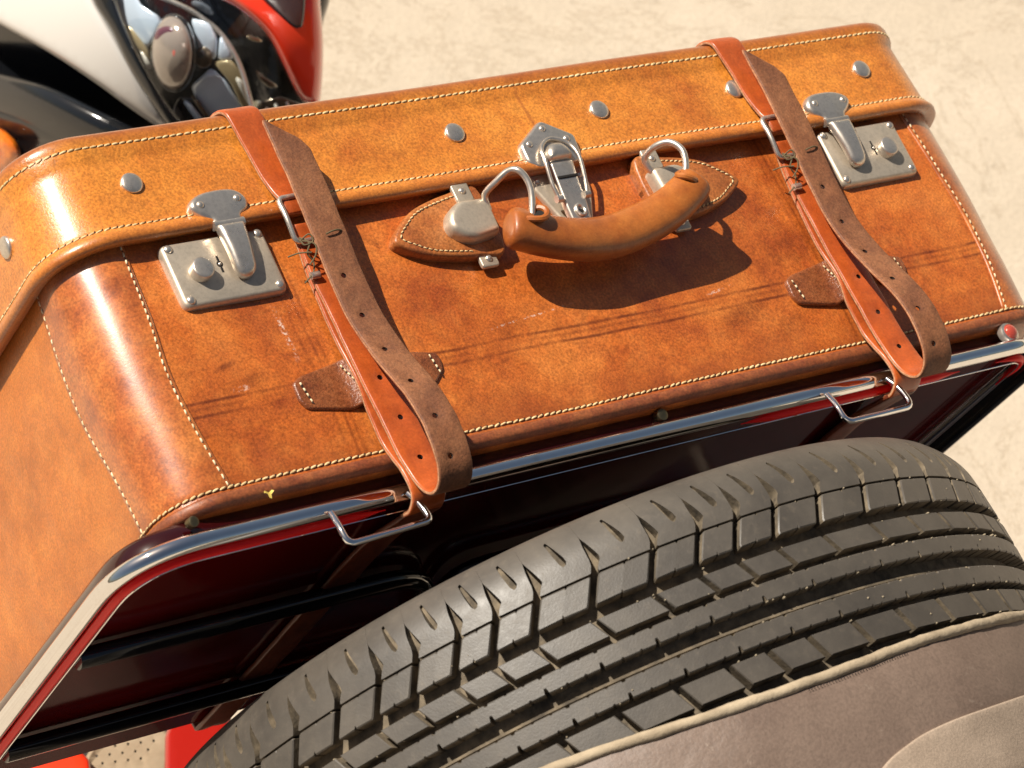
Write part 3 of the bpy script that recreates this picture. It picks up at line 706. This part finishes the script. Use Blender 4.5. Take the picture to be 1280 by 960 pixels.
V, F = tube(te, .0004, 8, up=(0, 0, 1)); mesh('trim_edge', V, F, CHROME, rack)
red_reflection(0, .405); red_reflection(.62, .775); red_reflection(.800, .855)
# maroon tray: floor and rounded front lip
out = fillet([(X0 + .003, YB), (X0 + .003, .0055), (X1 + .003, .0055), (X1 + .003, YB)], [0, .038, .018, 0], 8, closed=True)
mp = lambda q, h: np.stack([q[:, 0], q[:, 1], -.0215 + h], 1)
V, F, mi = sheet(out, mp, lambda d, q: np.where(d < .012, .0145 * np.sqrt(np.clip(1 - (1 - np.clip(d / .006, 0, 1)) ** 2, 0, 1)), .0115), flat(0), .006, ds=.004, grid=.02, rings=5)
mesh('tray_panel', V, F, [LIP, MAROON, LIP], rack, mi, sharp=60)
for yb, xa, xb, hk in ((.098, -.2980, -.085, True), (.207, -.2980, .05, False), ):
    pts = [(xa, yb, -.0285), (-.2, yb, -.0285), (xb - .02, yb, -.0285)]
    pts = fillet([(xa, yb, -.0275), (-.102, yb, -.0285), (-.070, yb + .075, -.0290)], [0, .03, 0], 10, closed=False) if hk else np.array([(xa, yb, -.0275), (xb, yb, -.0275)])
    V, F = tube(resample(pts, .006), .0050, 16, up=(0, 0, 1)); mesh('tray_bar', V, F, BLACKP, rack)
V, F = tube(resample(fillet([(-.070, .17, -.0285), (-.078, .108, -.0285), (.10, .106, -.0285)], .02, 8, closed=False), .006), .0042, 14, up=(0, 0, 1)); mesh('tray_bar', V, F, BLACKP, rack)
V, F = tube([(X1 + .0075, .012, -.0270), (X1 + .0075, .28, -.0270)], .0052, 16); mesh('side_bar', V, F, BLACKP, rack)
for P in ([(-.2045, -.0045, -.0250), (-.2065, -.0090, -.0330), (-.2065, -.0100, -.0435), (-.1600, -.0100, -.0418), (-.1605, -.0080, -.0330), (-.1615, -.0040, -.0240)],
          [(.0975, -.0045, -.0250), (.0955, -.0090, -.0330), (.0955, -.0100, -.0440), (.1415, -.0100, -.0440), (.1415, -.0080, -.0330), (.1400, -.0040, -.0240)]):
    V, F = tube(fillet(P, .005, 6, closed=False), .0016, 12); mesh('strap_loop', V, F, CHROME, rack)
# little fittings on the lip
for x, y, r in ((-.2690, .003, .0026), (.0010, .0065, .0032)):
    V, F = disc_knob((x, y, -.0115), (0, -1, -.15), r, .0035); mesh('fixing_stud', V, F, metal('aged_brass', (.20, .16, .09), .3, .5) if 'aged_brass' not in bpy.data.materials else bpy.data.materials['aged_brass'], rack)
V, F = disc_knob((.2400, .0020, -.0130), (.1, -1, 0), .0062, .0030, .0012); q = mesh('lamp_bezel', V, F, NICKELP, rack)
V, F = dome((.2403, -.0008, -.0130), (.1, -1, 0), .0046, .0030, ns=24); mesh('red_lens', V, F, REDL, q, sharp=80)

# ------------------------------------------------------------------ unseen tail block, added to darken the tray's reflections and carry the rack
tail = thing('hidden_tail_block', 'dark maroon block added as an unseen car tail to darken tray reflections', 'car', (.06, .85, -.30))
P = fillet([(-.15, -.58), (.30, -.58), (.30, -.02), (-.15, -.02)], .05, 6)
V, F, mi = sheet(P, lambda q, h: np.stack([q[:, 0], .90 - h, q[:, 1]], 1), rimh(.60, .05, .50), flat(0), .05, ds=.02, grid=.05)
mesh('added_tail_block', V, F, simple('added_tail_block_maroon', (.020, .003, .003), .2, coat=.5).m, tail)

# ------------------------------------------------------------------ the scooter standing behind
def far(u, v, d):                        # where the line of sight of (u, v) on the photograph is d metres deep
    r = np.stack([(np.asarray(u, float) - 640) / FPX, -(np.asarray(v, float) - 480) / FPX, -np.ones_like(np.asarray(u, float))], -1)
    return CAMC + (r @ R_CC) * np.asarray(d)[..., None]
WHITE = simple('white_paint', (.60, .575, .54), .22, coat=.5).m
k = simple('scooter_black', (.008, .009, .011), .16, coat=.4); k.bump(k.noise(40, 4, .6), .001, .3); SBLACK = k.m
REDP = simple('scooter_red', (.76, .040, .012), .22, coat=.6).m
k = NB('amber_lens'); k.set(Base_Color=k.ramp(k.noise(60, 3, .6), [(.35, (.55, .09, .005)), (.6, (.85, .22, .01))]), Roughness=.08, Coat_Weight=1.0)
k.bump(k.noise(90, 2, .5), .003, .5); AMBER = k.m
k = NB('mirror_reflector'); k.set(Base_Color=k.ramp(k.noise(14, 3, .55, 1.6), [(.40, (.46, .53, .64)), (.50, (.74, .78, .84)), (.58, (.50, .42, .28)), (.64, (.10, .10, .11))]), Metallic=.72, Roughness=.10, Coat_Weight=.5); k.bump(k.noise(16, 3, .6, .8), .012, .6); REFL = k.m  # mirrored sky and sand put into the base colour
FACET = {'pale': simple('facet_sky_reflection', (.74, .84, .96), .12, .25, coat=.6).m, 'gold': simple('facet_ground_reflection', (.46, .36, .20), .2, .3, coat=.5).m, 'cream': simple('facet_cream', (.80, .76, .66), .2, .2, coat=.5).m, 'dark': simple('facet_dark', (.03, .025, .025), .1, .3, coat=1).m, 'brown': simple('facet_brown', (.16, .12, .08), .15, .5, coat=.6).m}  # sky and ground reflections painted as facet colours
k = NB('grey_bezel'); k.set(Base_Color=(.10, .10, .105), Metallic=1.0, Roughness=.20); k.bump(k.noise(30, 3, .6), .004, .5); BEZ = k.m
k = NB('clear_lens'); t_ = k.t; t_.nodes.remove(k.b)
g1 = k.n('ShaderNodeBsdfTransparent'); g1.inputs[0].default_value = (.93, .95, .96, 1); g2 = k.n('ShaderNodeBsdfGlossy'); g2.inputs['Roughness'].default_value = .03
fr_ = k.n('ShaderNodeLayerWeight'); fr_.inputs[0].default_value = .5; mx = k.n('ShaderNodeMixShader')
k.l(k.math('ADD', k.math('MULTIPLY', k.math('POWER', fr_.outputs['Facing'], 4.0), .6), .025), mx.inputs[0]); k.l(g1.outputs[0], mx.inputs[1]); k.l(g2.outputs[0], mx.inputs[2]); k.l(mx.outputs[0], t_.nodes['Material Output'].inputs[0]); CLEAR = k.m
k = NB('tan_floor_rubber'); k.set(Base_Color=k.ramp(k.noise(40, 4, .6), [(.3, (.22, .16, .10)), (.7, (.31, .24, .16))]), Roughness=.8); TANR = k.m

sco = thing('motor_scooter', 'red, white and black motor scooter with twin headlight parked behind the suitcase', 'scooter', tuple(far(180, 60, 2.0)))
def depth(u, v, d0): return d0 - .00022 * (u - 200) + .00020 * (v - 60) + 1.3e-6 * ((u - 230) ** 2 + (v - 40) ** 2)
def shell(name, poly, d0, t, w, mat, bulge=0.0, parent=None, holes=(), grid=14, smooth=True, e=.3, label=None, bfun=None):
    P = catmull(poly, 5, True) if smooth else fillet(poly, 6)
    c = P.mean(0); rad = np.abs(P - c).max()
    def mp(q, h):
        b = bulge * np.clip(1 - ((q - c) ** 2).sum(1) / rad ** 2, 0, 1) + (bfun(q) if bfun else 0)
        return far(q[:, 0], q[:, 1], depth(q[:, 0], q[:, 1], d0) - h - b)
    V, F, mi = sheet(P, mp, rimh(t, w, t * e), flat(0), w, holes, ds=5, grid=grid, rings=4)
    return mesh(name, V, F, mat, parent or sco, sharp=50, label=label)
shell('fairing_frame', [(-90, -30), (200, -30), (398, -30), (402, 40), (392, 128), (300, 185), (180, 215), (60, 250), (-90, 260)], 2.060, .02, 14, SBLACK)
hb = shell('headlight', [(126, -30), (300, -30), (352, 60), (388, 128), (386, 150), (340, 175), (262, 190), (222, 160), (192, 118), (164, 66), (140, 8)], 2.020, .012, 10, BEZ, bfun=lambda q: -.02 * np.sin(q[:, 0] * .03))
shell('reflector', [(142, -30), (196, -30), (222, -4), (262, 8), (306, 70), (330, 128), (318, 165), (292, 178), (268, 168), (222, 150), (196, 112), (166, 60), (148, 12)], 2.004, .010, 8, REFL, bulge=-.05, parent=hb, grid=8)
shell('reflector', [(290, -30), (316, 30), (344, 84), (366, 124), (352, 150), (336, 132), (316, 84), (292, 44), (262, 2), (262, -30)], 2.000, .006, 6, BEZ, bulge=-.02, parent=hb, grid=8)
el = lambda cx, cy, a, b, n=24, rot=0: [(cx + a * math.cos(t) * math.cos(rot) - b * math.sin(t) * math.sin(rot), cy + a * math.cos(t) * math.sin(rot) + b * math.sin(t) * math.cos(rot)) for t in np.linspace(0, 2 * math.pi, n + 1)[:-1]]
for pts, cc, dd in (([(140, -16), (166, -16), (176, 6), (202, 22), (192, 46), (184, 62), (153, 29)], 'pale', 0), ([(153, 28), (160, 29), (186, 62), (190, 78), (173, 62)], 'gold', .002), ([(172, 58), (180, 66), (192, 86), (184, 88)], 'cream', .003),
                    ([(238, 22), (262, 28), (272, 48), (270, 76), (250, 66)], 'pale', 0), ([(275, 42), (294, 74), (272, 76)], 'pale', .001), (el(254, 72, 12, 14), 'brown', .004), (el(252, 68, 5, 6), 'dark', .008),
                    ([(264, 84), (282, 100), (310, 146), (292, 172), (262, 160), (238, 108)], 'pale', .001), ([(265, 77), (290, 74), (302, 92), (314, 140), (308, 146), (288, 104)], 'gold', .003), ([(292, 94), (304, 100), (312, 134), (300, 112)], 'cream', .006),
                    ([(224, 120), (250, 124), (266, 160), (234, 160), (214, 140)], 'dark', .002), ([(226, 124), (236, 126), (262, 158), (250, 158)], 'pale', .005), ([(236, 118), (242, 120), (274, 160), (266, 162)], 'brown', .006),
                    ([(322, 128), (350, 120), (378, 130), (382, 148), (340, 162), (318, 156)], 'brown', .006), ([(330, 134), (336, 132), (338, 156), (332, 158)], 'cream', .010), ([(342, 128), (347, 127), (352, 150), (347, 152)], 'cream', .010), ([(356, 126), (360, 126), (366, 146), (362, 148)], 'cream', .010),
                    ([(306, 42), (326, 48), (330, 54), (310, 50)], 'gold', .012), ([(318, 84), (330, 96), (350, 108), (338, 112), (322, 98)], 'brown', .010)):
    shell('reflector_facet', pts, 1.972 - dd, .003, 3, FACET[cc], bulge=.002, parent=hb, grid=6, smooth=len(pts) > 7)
V, F = tube(catmull(far(np.array([196., 240, 276, 300, 316, 318]), np.array([-6., 14, 42, 82, 140, 165]), np.array([1.960, 1.958, 1.956, 1.954, 1.952, 1.952])), 6), .0016, 8); mesh('reflector_rim', V, F, NICKELP, hb)
shell('lamp_bezel', el(217, 66, 29, 50, rot=-.03), 1.968, .012, 4, FACET['dark'], parent=hb, smooth=True)
shell('lamp_bowl', el(215, 66, 25, 46, rot=-.03), 1.957, .005, 14, simple('bulb_glass', (.42, .33, .27), .12, .2, coat=1).m, bulge=.012, parent=hb, grid=6)
shell('bulb', el(217, 66, 9, 11), 1.948, .008, 8, simple('bulb_red', (.80, .16, .12), .2, coat=1).m, parent=hb, grid=4)
shell('bulb_shade', el(209, 47, 17, 15), 1.950, .006, 7, simple('bulb_shade', (.16, .05, .07), .2, coat=1).m, parent=hb, grid=4)
V, F = tube(far(np.array([250., 262, 270, 267]), np.array([22., 30, 44, 64]), np.array([1.962, 1.962, 1.962, 1.962])), .0009, 8); mesh('lamp_wire', V, F, NICKELP, hb)
shell('lens_cover', [(134, -30), (300, -30), (350, 60), (384, 126), (382, 146), (340, 170), (268, 182), (226, 154), (196, 114), (168, 62), (144, 6)], 1.935, .0025, 4, CLEAR, bulge=.003, parent=hb, grid=10)
shell('white_panel', [(-90, -30), (96, -30), (112, -12), (124, 10), (146, 48), (176, 100), (216, 166), (178, 146), (118, 103), (62, 66), (2, 32), (-90, -20)], 1.985, .016, 9, WHITE, bulge=.015, grid=9)
shell('black_trim', [(112, -30), (138, -30), (146, 8), (168, 60), (196, 112), (226, 150), (262, 176), (246, 186), (220, 172), (190, 132), (160, 84), (138, 38), (116, 2)], 1.962, .010, 6, SBLACK, grid=8)
shell('lower_fender', [(-90, 70), (0, 92), (60, 108), (120, 136), (200, 176), (250, 196), (180, 230), (60, 230), (-90, 220)], 1.995, .030, 34, SBLACK, bulge=.02, grid=9)
shell('fender_rib', [(-90, 128), (0, 138), (70, 160), (150, 186), (100, 196), (40, 182), (-90, 160)], 1.955, .010, 12, SBLACK, grid=8)
cw = shell('red_cowl', [(246, -30), (262, -8), (296, 10), (332, 42), (356, 86), (374, 122), (390, 131), (399, 130), (403, 100), (404, 50), (400, 0), (398, -30)], 1.945, .026, 12, REDP, bulge=.01, grid=8)
shell('cowl_window', [(308, -30), (326, -4), (346, 16), (366, 34), (378, 34), (382, 0), (380, -30)], 1.912, .004, 4, simple('smoked_window', (.02, .02, .03), .06, coat=1).m, parent=cw, grid=8)
shell('turn_signal', [(-60, 150), (-6, 158), (14, 170), (25, 186), (25, 200), (14, 216), (-8, 226), (-60, 236)], 1.945, .026, 16, AMBER, grid=6)
# lower bodywork seen past the end of the tray
hl = [el(x, y, 1.6, 1.9, 8) for y0, x0 in ((934, 128), (945, 118), (956, 112)) for x, y in [(x0 + i * 16 + (y0 % 2) * 3, y0 - i * 2) for i in range(5)]]
def low(name, poly, d0, t, w, mat, holes=(), grid=10):
    def mp(q, h): return far(q[:, 0], q[:, 1], d0 - .0006 * (q[:, 1] - 930) - h)
    V, F, mi = sheet(fillet(poly, 5), mp, rimh(t, w, t * .4), flat(0), w, holes, ds=2.5, grid=grid, rings=3); return mesh(name, V, F, mat, sco, sharp=50)
low('floor_mat', [(96, 1010), (108, 944), (126, 920), (196, 905), (214, 920), (200, 1010)], 1.830, .006, 4, TANR, hl)
low('under_floor', [(90, 1020), (90, 900), (215, 900), (215, 1020)], 1.846, .004, 4, simple('floor_void', (.02, .015, .012), .8).m)
low('red_side', [(-60, 1010), (-60, 935), (92, 930), (112, 950), (118, 1010)], 1.810, .010, 8, REDP)
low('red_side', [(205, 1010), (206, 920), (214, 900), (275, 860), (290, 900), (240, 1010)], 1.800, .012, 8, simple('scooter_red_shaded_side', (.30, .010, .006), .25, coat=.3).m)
# front wheel standing on the ground below the nose
Winv = np.array(WORLD.inverted())
def w2c(p): p = np.asarray(p, float); return p @ Winv[:3, :3].T + Winv[:3, 3]
wc = (np.array(WORLD)[:3, :3] @ far(300., 430., 1.95) + np.array(WORLD)[:3, 3]); wc[2] = .205
a = np.linspace(0, 2 * np.pi, 49)[:-1]
V, F = tube(w2c(np.stack([wc[0] + .155 * np.cos(a), np.full(48, wc[1]), wc[2] + .155 * np.sin(a)], 1)), .048, 14, closed=True); mesh('wheel', V, F, RUBBER, sco)
V, F = tube(w2c(np.array([wc - (0, .03, 0), wc + (0, .03, 0)])), .115, 32); mesh('wheel_rim', V, F, SBLACK, sco)

# dry yellow leaf scrap on the lip
lf = thing('leaf_scrap', 'tiny yellow forked leaf scrap lying on the maroon lip below the corner stitching', 'leaf', (-.2295, .0015, -.0090))
pts = [(-.2322, -.0078), (-.2302, -.0084), (-.2298, -.0104), (-.2289, -.0108), (-.2284, -.0088), (-.2266, -.0076), (-.2274, -.0068), (-.2294, -.0077), (-.2316, -.0068)]
V, F, mi = sheet(np.array(pts), lambda q, h: np.stack([q[:, 0], -.0030 - h + .0006 * np.sin(q[:, 0] * 900), q[:, 1]], 1), flat(.0004), flat(0), .0003, ds=.0005, rings=1)
mesh('blade', V, F, simple('dry_leaf', (.75, .55, .12), .6).m, lf)

# ------------------------------------------------------------------ the spare tyre
TK = .92; TR = .25; TC = np.array([-.0332, .1217, -.1486])       # tread worked out for a 0.25 m radius, then made TK times as big
tyre = thing('spare_tyre', 'dusty black spare tyre with worn block tread mounted below the luggage tray', 'tyre', tuple(TC))
def rp(s):                                   # tread radius over s (s = distance along the axle, + away from the case)
    s = np.asarray(s, float); r = TR - 1.0 * (s - .005) ** 2
    e = np.clip(-.052 - s, 0, 1); return r - 18 * e ** 2
def tp(th, s, r):                            # th degrees, 0 faces the front
    a = np.radians(th); return np.stack([TC[0] + TK * r * np.sin(a), TC[1] - TK * r * np.cos(a), np.full_like(np.asarray(r, float), TC[2]) - TK * s], -1)
GD = .0084
# carcass: groove floors, shoulders and sidewalls
sp = [(.070, .170), (.078, .200), (.074, .225), (.062, .236)] + [(s, None) for s in (.05, .04, .03, .0225, .021, .0095, .0085, .0078, .0068, .0058, .0045, .001, -.0085, -.012, -.0225, -.0285, -.036, -.0432, -.050, -.058, -.066)] + [(-.0720, None), (-.0755, .2330), (-.0775, .2200), (-.0760, .200), (-.068, .175)]
N = 180; V, F, mi = [], [], []
for s, r in sp:
    if r is None:
        r = float(rp(s)) - GD * (1 if s > -.055 else max(.12, 1 - (-.055 - s) / .016))
        if s in (.0078, .0068): r += .0028
    for i in range(N): V.append(tp(np.array(i * 360 / N), s, np.array(r)))
for j in range(len(sp) - 1):
    for i in range(N): F.append((j * N + i, j * N + (i + 1) % N, (j + 1) * N + (i + 1) % N, (j + 1) * N + i)); mi.append(0 if (sp[j][0] > .045 or sp[j][0] < -.071) else 1)
mesh('carcass', np.array(V), F, [RUBBER, GROOVE], tyre, mi, sharp=50)

def block(name, outl, mat=RUBBER, depth=GD, side=GROOVE, bev=.0006, label=None, gs=3):
    """tread block from its outline [(theta deg, s m)...]; work in (arc length, s)"""
    P = np.array([(math.radians(a) * TR, s) for a, s in outl])
    def mp(q, h):
        r = rp(q[:, 1]) + h; return tp(np.degrees(q[:, 0] / TR), q[:, 1], r)
    c = P.mean(0); Q = P.copy()
    # bevelled prism: top inner ring, top outer ring, foot
    v = P - c; ln = np.linalg.norm(v, axis=1)[:, None]; inner = P - v / ln * bev * 1.3; foot = P + v / ln * .0004
    n = len(P); V = [mp(c[None], np.zeros(1))[0]] + list(mp(inner, np.zeros(n))) + list(mp(P, np.full(n, -bev))) + list(mp(foot, np.full(n, -depth - .0006)))
    F, mi = [], []
    for j in range(n):
        k2 = (j + 1) % n; F.append((0, 1 + j, 1 + k2)); mi.append(0)
        F.append((1 + j, 1 + n + j, 1 + n + k2, 1 + k2)); mi.append(0)
        F.append((1 + n + j, 1 + 2 * n + j, 1 + 2 * n + k2, 1 + n + k2)); mi.append(1)
    return mesh(name, np.array(V), F, [mat, side], tyre, mi, sharp=28)
def seg(a, b, n, s): return [(a + (b - a) * i / n, s) for i in range(n + 1)]
GB = [-81.5, -75.8, -68.9, -62.4, -56.5, -51.5, -46.1, -41.4, -36.4, -29.4, -22.2, -16.5, -11.6, -6.4, 0, 7.4, 14, 20.5, 27.3, 33, 39, 45]
while GB[-1] < 360 - 81.5 - 9: GB.append(GB[-1] + 6.2)
GB.append(360 - 81.5)
def jag(a, b, s, amp, n=2):
    """edge along a groove with one narrow notch per step"""
    out = [(a, s)]
    for i in range(1, n):
        t = a + (b - a) * i / n; w_ = .16 if b > a else -.16; out += [(t - w_, s), (t - w_ * .4, s + amp), (t + w_ * .4, s + amp), (t + w_, s)]
    return out + [(b, s)]
def shf(q): return float(np.interp(-q, [.028, .0425, .050, .052, .0575, .0635, .0735], [-.8, 1.0, 1.9, 1.85, 1.6, 1.4, 1.2]))
def gw(q): return float(np.interp(-q, [.029, .047, .050, .0515, .0575, .0635, .0735], [.43, .44, .64, .62, .36, .012, .006]))
for i in range(len(GB) - 1):
    a, b = GB[i], GB[i + 1]
    L_ = lambda q: (a + shf(q) + gw(q), q)
    R_ = lambda q: (b + shf(q) - gw(q), q)
    # row B: between the two shoulder grooves; leans a little
    bl, br = L_(-.0290)[0] + .15, R_(-.0290)[0] - .1
    o = [(L_(-.0426)[0] + .05, -.0424)] + jag(L_(-.0430)[0] + .3, R_(-.0430)[0] - .2, -.0430, .0007, 2) + [(R_(-.0424)[0], -.0424), (R_(-.0300)[0], -.0302)] + jag(br, bl, -.0290, -.0012, 2) + [(L_(-.0302)[0], -.0302)]
    block('tread_block', o)
    # row A: shoulder blocks that taper over the edge, each with a short blind slot
    m = (a + b) / 2; sh = 0
    Q_ = [-.0440, -.0472, -.0500, -.0515, -.0575, -.0635, -.0735]
    lf = [L_(q) for q in Q_]; rt = [R_(q) for q in Q_]
    rad_ = lambda L: [(math.radians(t + sh) * TR, q) for t, q in L]
    hole = rad_([(m + 2.42, -.0548), (m + 2.20, -.0530), (m + 1.85, -.0526), (m + 1.55, -.0545), (m + 1.25, -.0600), (m + .95, -.0684), (m + 1.25, -.0690), (m + 1.90, -.0620), (m + 2.30, -.0575)])
    def mpA(q, h): return tp(np.degrees(q[:, 0] / TR), q[:, 1], rp(q[:, 1]) + h)
    V, F, mi = sheet(rad_(rt + lf[::-1]), mpA, flat(0), flat(-.0080), .0006, [hole], ds=.0018, grid=.0026, rings=1)
    mesh('shoulder_block', V, F, [RUBBER, GROOVE, GROOVE, GROOVE], tyre, mi, sharp=32)
    # row C
    w2 = .36
    o = jag(a + w2 - 1.2, b - w2 - 1.2, -.0222, .0008, 1) + [(b - w2 - .0, -.0122)] + jag(b - w2 + .0, a + w2 + .0, -.0122, -.0009, 1)[1:]
    block('tread_block', o, bev=.0005)
GF = [-84, -77.5, -71, -64.2, -58.4, -53, -46.8, -38.8, -32.0, -25.1, -18.9, -13.9, -8.7, -2.5, 4, 11, 17.6, 24, 30, 36, 42]
while GF[-1] < 360 - 84 - 9: GF.append(GF[-1] + 6.2)
GF.append(360 - 84)
for a, b in zip(GF, GF[1:]):
    o = jag(a - .15, b - 1.0, .0232, .0008, 1) + [(b + .35, .0355)] + jag(b + .35, a + 1.2, .0355, -.0009, 1)[1:]
    block('tread_block', o, bev=.0005)
# the two continuous ribs with sipe notches
for s0, s1, off in ((-.0085, .0006, .3), (.0096, .0193, 1.7)):
    ths = []
    t = off
    NV, F, mi = [], [], []
    ang = []
    t = 0.0; kx = 0
    while t < 360 - .5:
        st = [2.2, 1.9, 2.5][kx % 3]; kx += 1
        ang += [(t, 0), (t + .12, 1), (t + .42, 1), (t + .54, 0)] if kx % 3 == 0 else [(t, 0), (t + .10, .5), (t + .28, .5), (t + .38, 0)]; t += st
    n = len(ang)
    for th, nk in ang:
        th += off; d0 = .0014 * nk; d1 = .0026 * nk if nk == 1 else .0012 * nk
        q = [(s0 + d0 * .6, -GD - .0005), (s0 + d0 * .6, -.0005), (s0 + d0 * .6 + .0005, 0), ((s0 + s1) / 2, 0), (s1 - d1 - .0005, 0), (s1 - d1, -.0005), (s1 - d1, -GD - .0005)]
        for s, h in q: NV.append(tp(np.array(th), s, np.array(float(rp(s)) + h)))
    for i in range(n):
        for j in range(6): F.append((i * 7 + j, ((i + 1) % n) * 7 + j, ((i + 1) % n) * 7 + j + 1, i * 7 + j + 1)); mi.append(1 if j in (0, 5) else 0)
    mesh('tread_rib', np.array(NV), F, [RUBBER, GROOVE], tyre, mi, sharp=30)
# moulding nubs and crumbs caught on groove edges
cr = []
for i in range(90):
    s = random.choice([-.0290, -.0222, -.0122, -.0085, .0006, .0096, .0193, .0232, .0355, -.0432]) + random.gauss(0, .0004); th = random.uniform(-95, 60)
    r = float(rp(s)) - random.uniform(-.0002, .0012); c = tp(np.array(th), s, np.array(r)); q = random.uniform(.0003, .0006)
    v, f = dome(c, tp(np.array(th), s, np.array(1.0)) - tp(np.array(th), s, np.array(0.0)), q, q * 1.6, nr=2, ns=5); cr.append((v, f))
for i in range(70):
    th = random.uniform(-95, 50); s = random.uniform(-.045, .036); r = float(rp(s)) - random.choice([0, GD]) ; c = tp(np.array(th), s, np.array(r)); q = random.uniform(.0002, .0006)
    v, f = dome(c, tp(np.array(th), s, np.array(1.0)) - tp(np.array(th), s, np.array(0.0)), q, q, nr=2, ns=5); cr.append((v, f))
V, F = join(cr); mesh('grit', V, F, simple('pale_grit', (.26, .21, .14), .9).m, tyre, kind='stuff', sharp=80)

# cover drawn over the outer half of the tyre
cov = thing('tyre_cover', 'brown leatherette spare tyre cover edged with cream piping', 'tyre cover', (TC[0], TC[1], TC[2] - .10))
pk = np.array([(-180, .036), (-95, .026), (-60, .0275), (-41, .0336), (-26, .0415), (-17, .0443), (-7.5, .0450), (3.4, .0430), (13.5, .0422), (24.7, .0405), (40, .038), (90, .035), (180, .036)])
def s_edge(th): return float(np.interp((th + 180) % 360 - 180, pk[:, 0], pk[:, 1]))
TH = np.arange(-180, 180, 1.0); es = np.array([s_edge(t) for t in TH])
ker = np.ones(7) / 7; es = np.convolve(np.r_[es[-3:], es, es[:3]], ker, 'valid')
es = es + np.array([.0005 * noise.noise((t * .35, 3, 1)) for t in TH])
rows = [(0, .2530), (.0025, .2540), (.010, .2550), (.020, .2556), (.030, .2556), (.040, .2548), (.050, .2540), (.062, .2525), (.074, .2495), (.083, .2440), (.089, .235), (.092, .215), (.093, .15), (.093, .05)]
V, F = [], []
for ds_, r in rows:
    for t, e in zip(TH, es):
        k_ = noise.noise((t * .05, ds_ * 30, 4.0)) * .0022 + noise.noise((t * .22, ds_ * 60, 7.0)) * .0007 + (noise.noise((t * .9, 1, 7.0)) * .0004 if ds_ < .012 else 0)
        V.append(tp(np.array(t), (e + ds_) if ds_ < .02 else (.0415 + ds_) + (e - .0415) * max(0, 1 - (ds_ - .02) / .03), np.array(r + k_ * (1 if ds_ > .004 else .3))))
m = len(TH)
for i in range(len(rows) - 1):
    for j in range(m): F.append((i * m + j, i * m + (j + 1) % m, (i + 1) * m + (j + 1) % m, (i + 1) * m + j))
F.append(tuple(range((len(rows) - 1) * m, len(rows) * m)))
mesh('cover_skin', np.array(V), F, COVER, cov, sharp=80)
P = np.array([tp(np.array(t), e + .0004, np.array(.2538)) for t, e in zip(TH, es)]) 
P2 = resample(P, .0022, True)
rad = np.array([.0029 + .0005 * noise.noise((i * .12, 1, 1)) + .0003 * noise.noise((i * .6, 1, 2)) for i in range(len(P2))]) * .88
V, F = tube(P2, rad, 12, closed=True); mesh('piping', V, F, PIPE, cov, sharp=80)
# loose black whip stitches where the piping meets the skin
pts = [tp(np.array(t), s_edge(t) + .0042, np.array(.2552)) for t in np.arange(-13, 1, .6)]
ns = [tp(np.array(t), 0, np.array(1.)) - tp(np.array(t), 0, np.array(0.)) for t in np.arange(-13, 1, .6)]
stitches('stitching', pts, ns, cov, pitch=.0015, L=.0009, r=.0002, slant=1.2, mat=simple('black_thread', (.015, .012, .01), .8).m, hole=False)
# pale patch sewn on the outer part of the cover
pa = catmull([(-9.5, .0965), (-7.6, .0925), (-5.2, .0895), (-2.2, .0868), (2.0, .0852), (7.5, .0846), (15.3, .0830), (26, .080)], 6)
outl = [(math.radians(a) * TR, s) for a, s in pa] + [(math.radians(27) * TR, .1260), (math.radians(-11.5) * TR, .1260), (math.radians(-11.2) * TR, .1040)]
rv = np.array([r for _, r in rows]); sv = np.array([.0415 + d for d, _ in rows])
def pm(q, h):
    th = np.degrees(q[:, 0] / TR); r = np.interp(q[:, 1], sv, rv)
    kk = np.array([noise.noise((t * .05, (s - .0415) * 30, 4.0)) * .0022 + noise.noise((t * .22, (s - .0415) * 60, 7.0)) * .0007 for t, s in zip(th, q[:, 1])])
    return tp(th, q[:, 1], r + kk + h)
V, F, mi = sheet(outl, pm, rimh(.0016, .0012, .0003), flat(-.0010), .0012, ds=.002, grid=.004, rings=3)
mesh('cover_patch', V, F, PATCHS, cov, sharp=60)
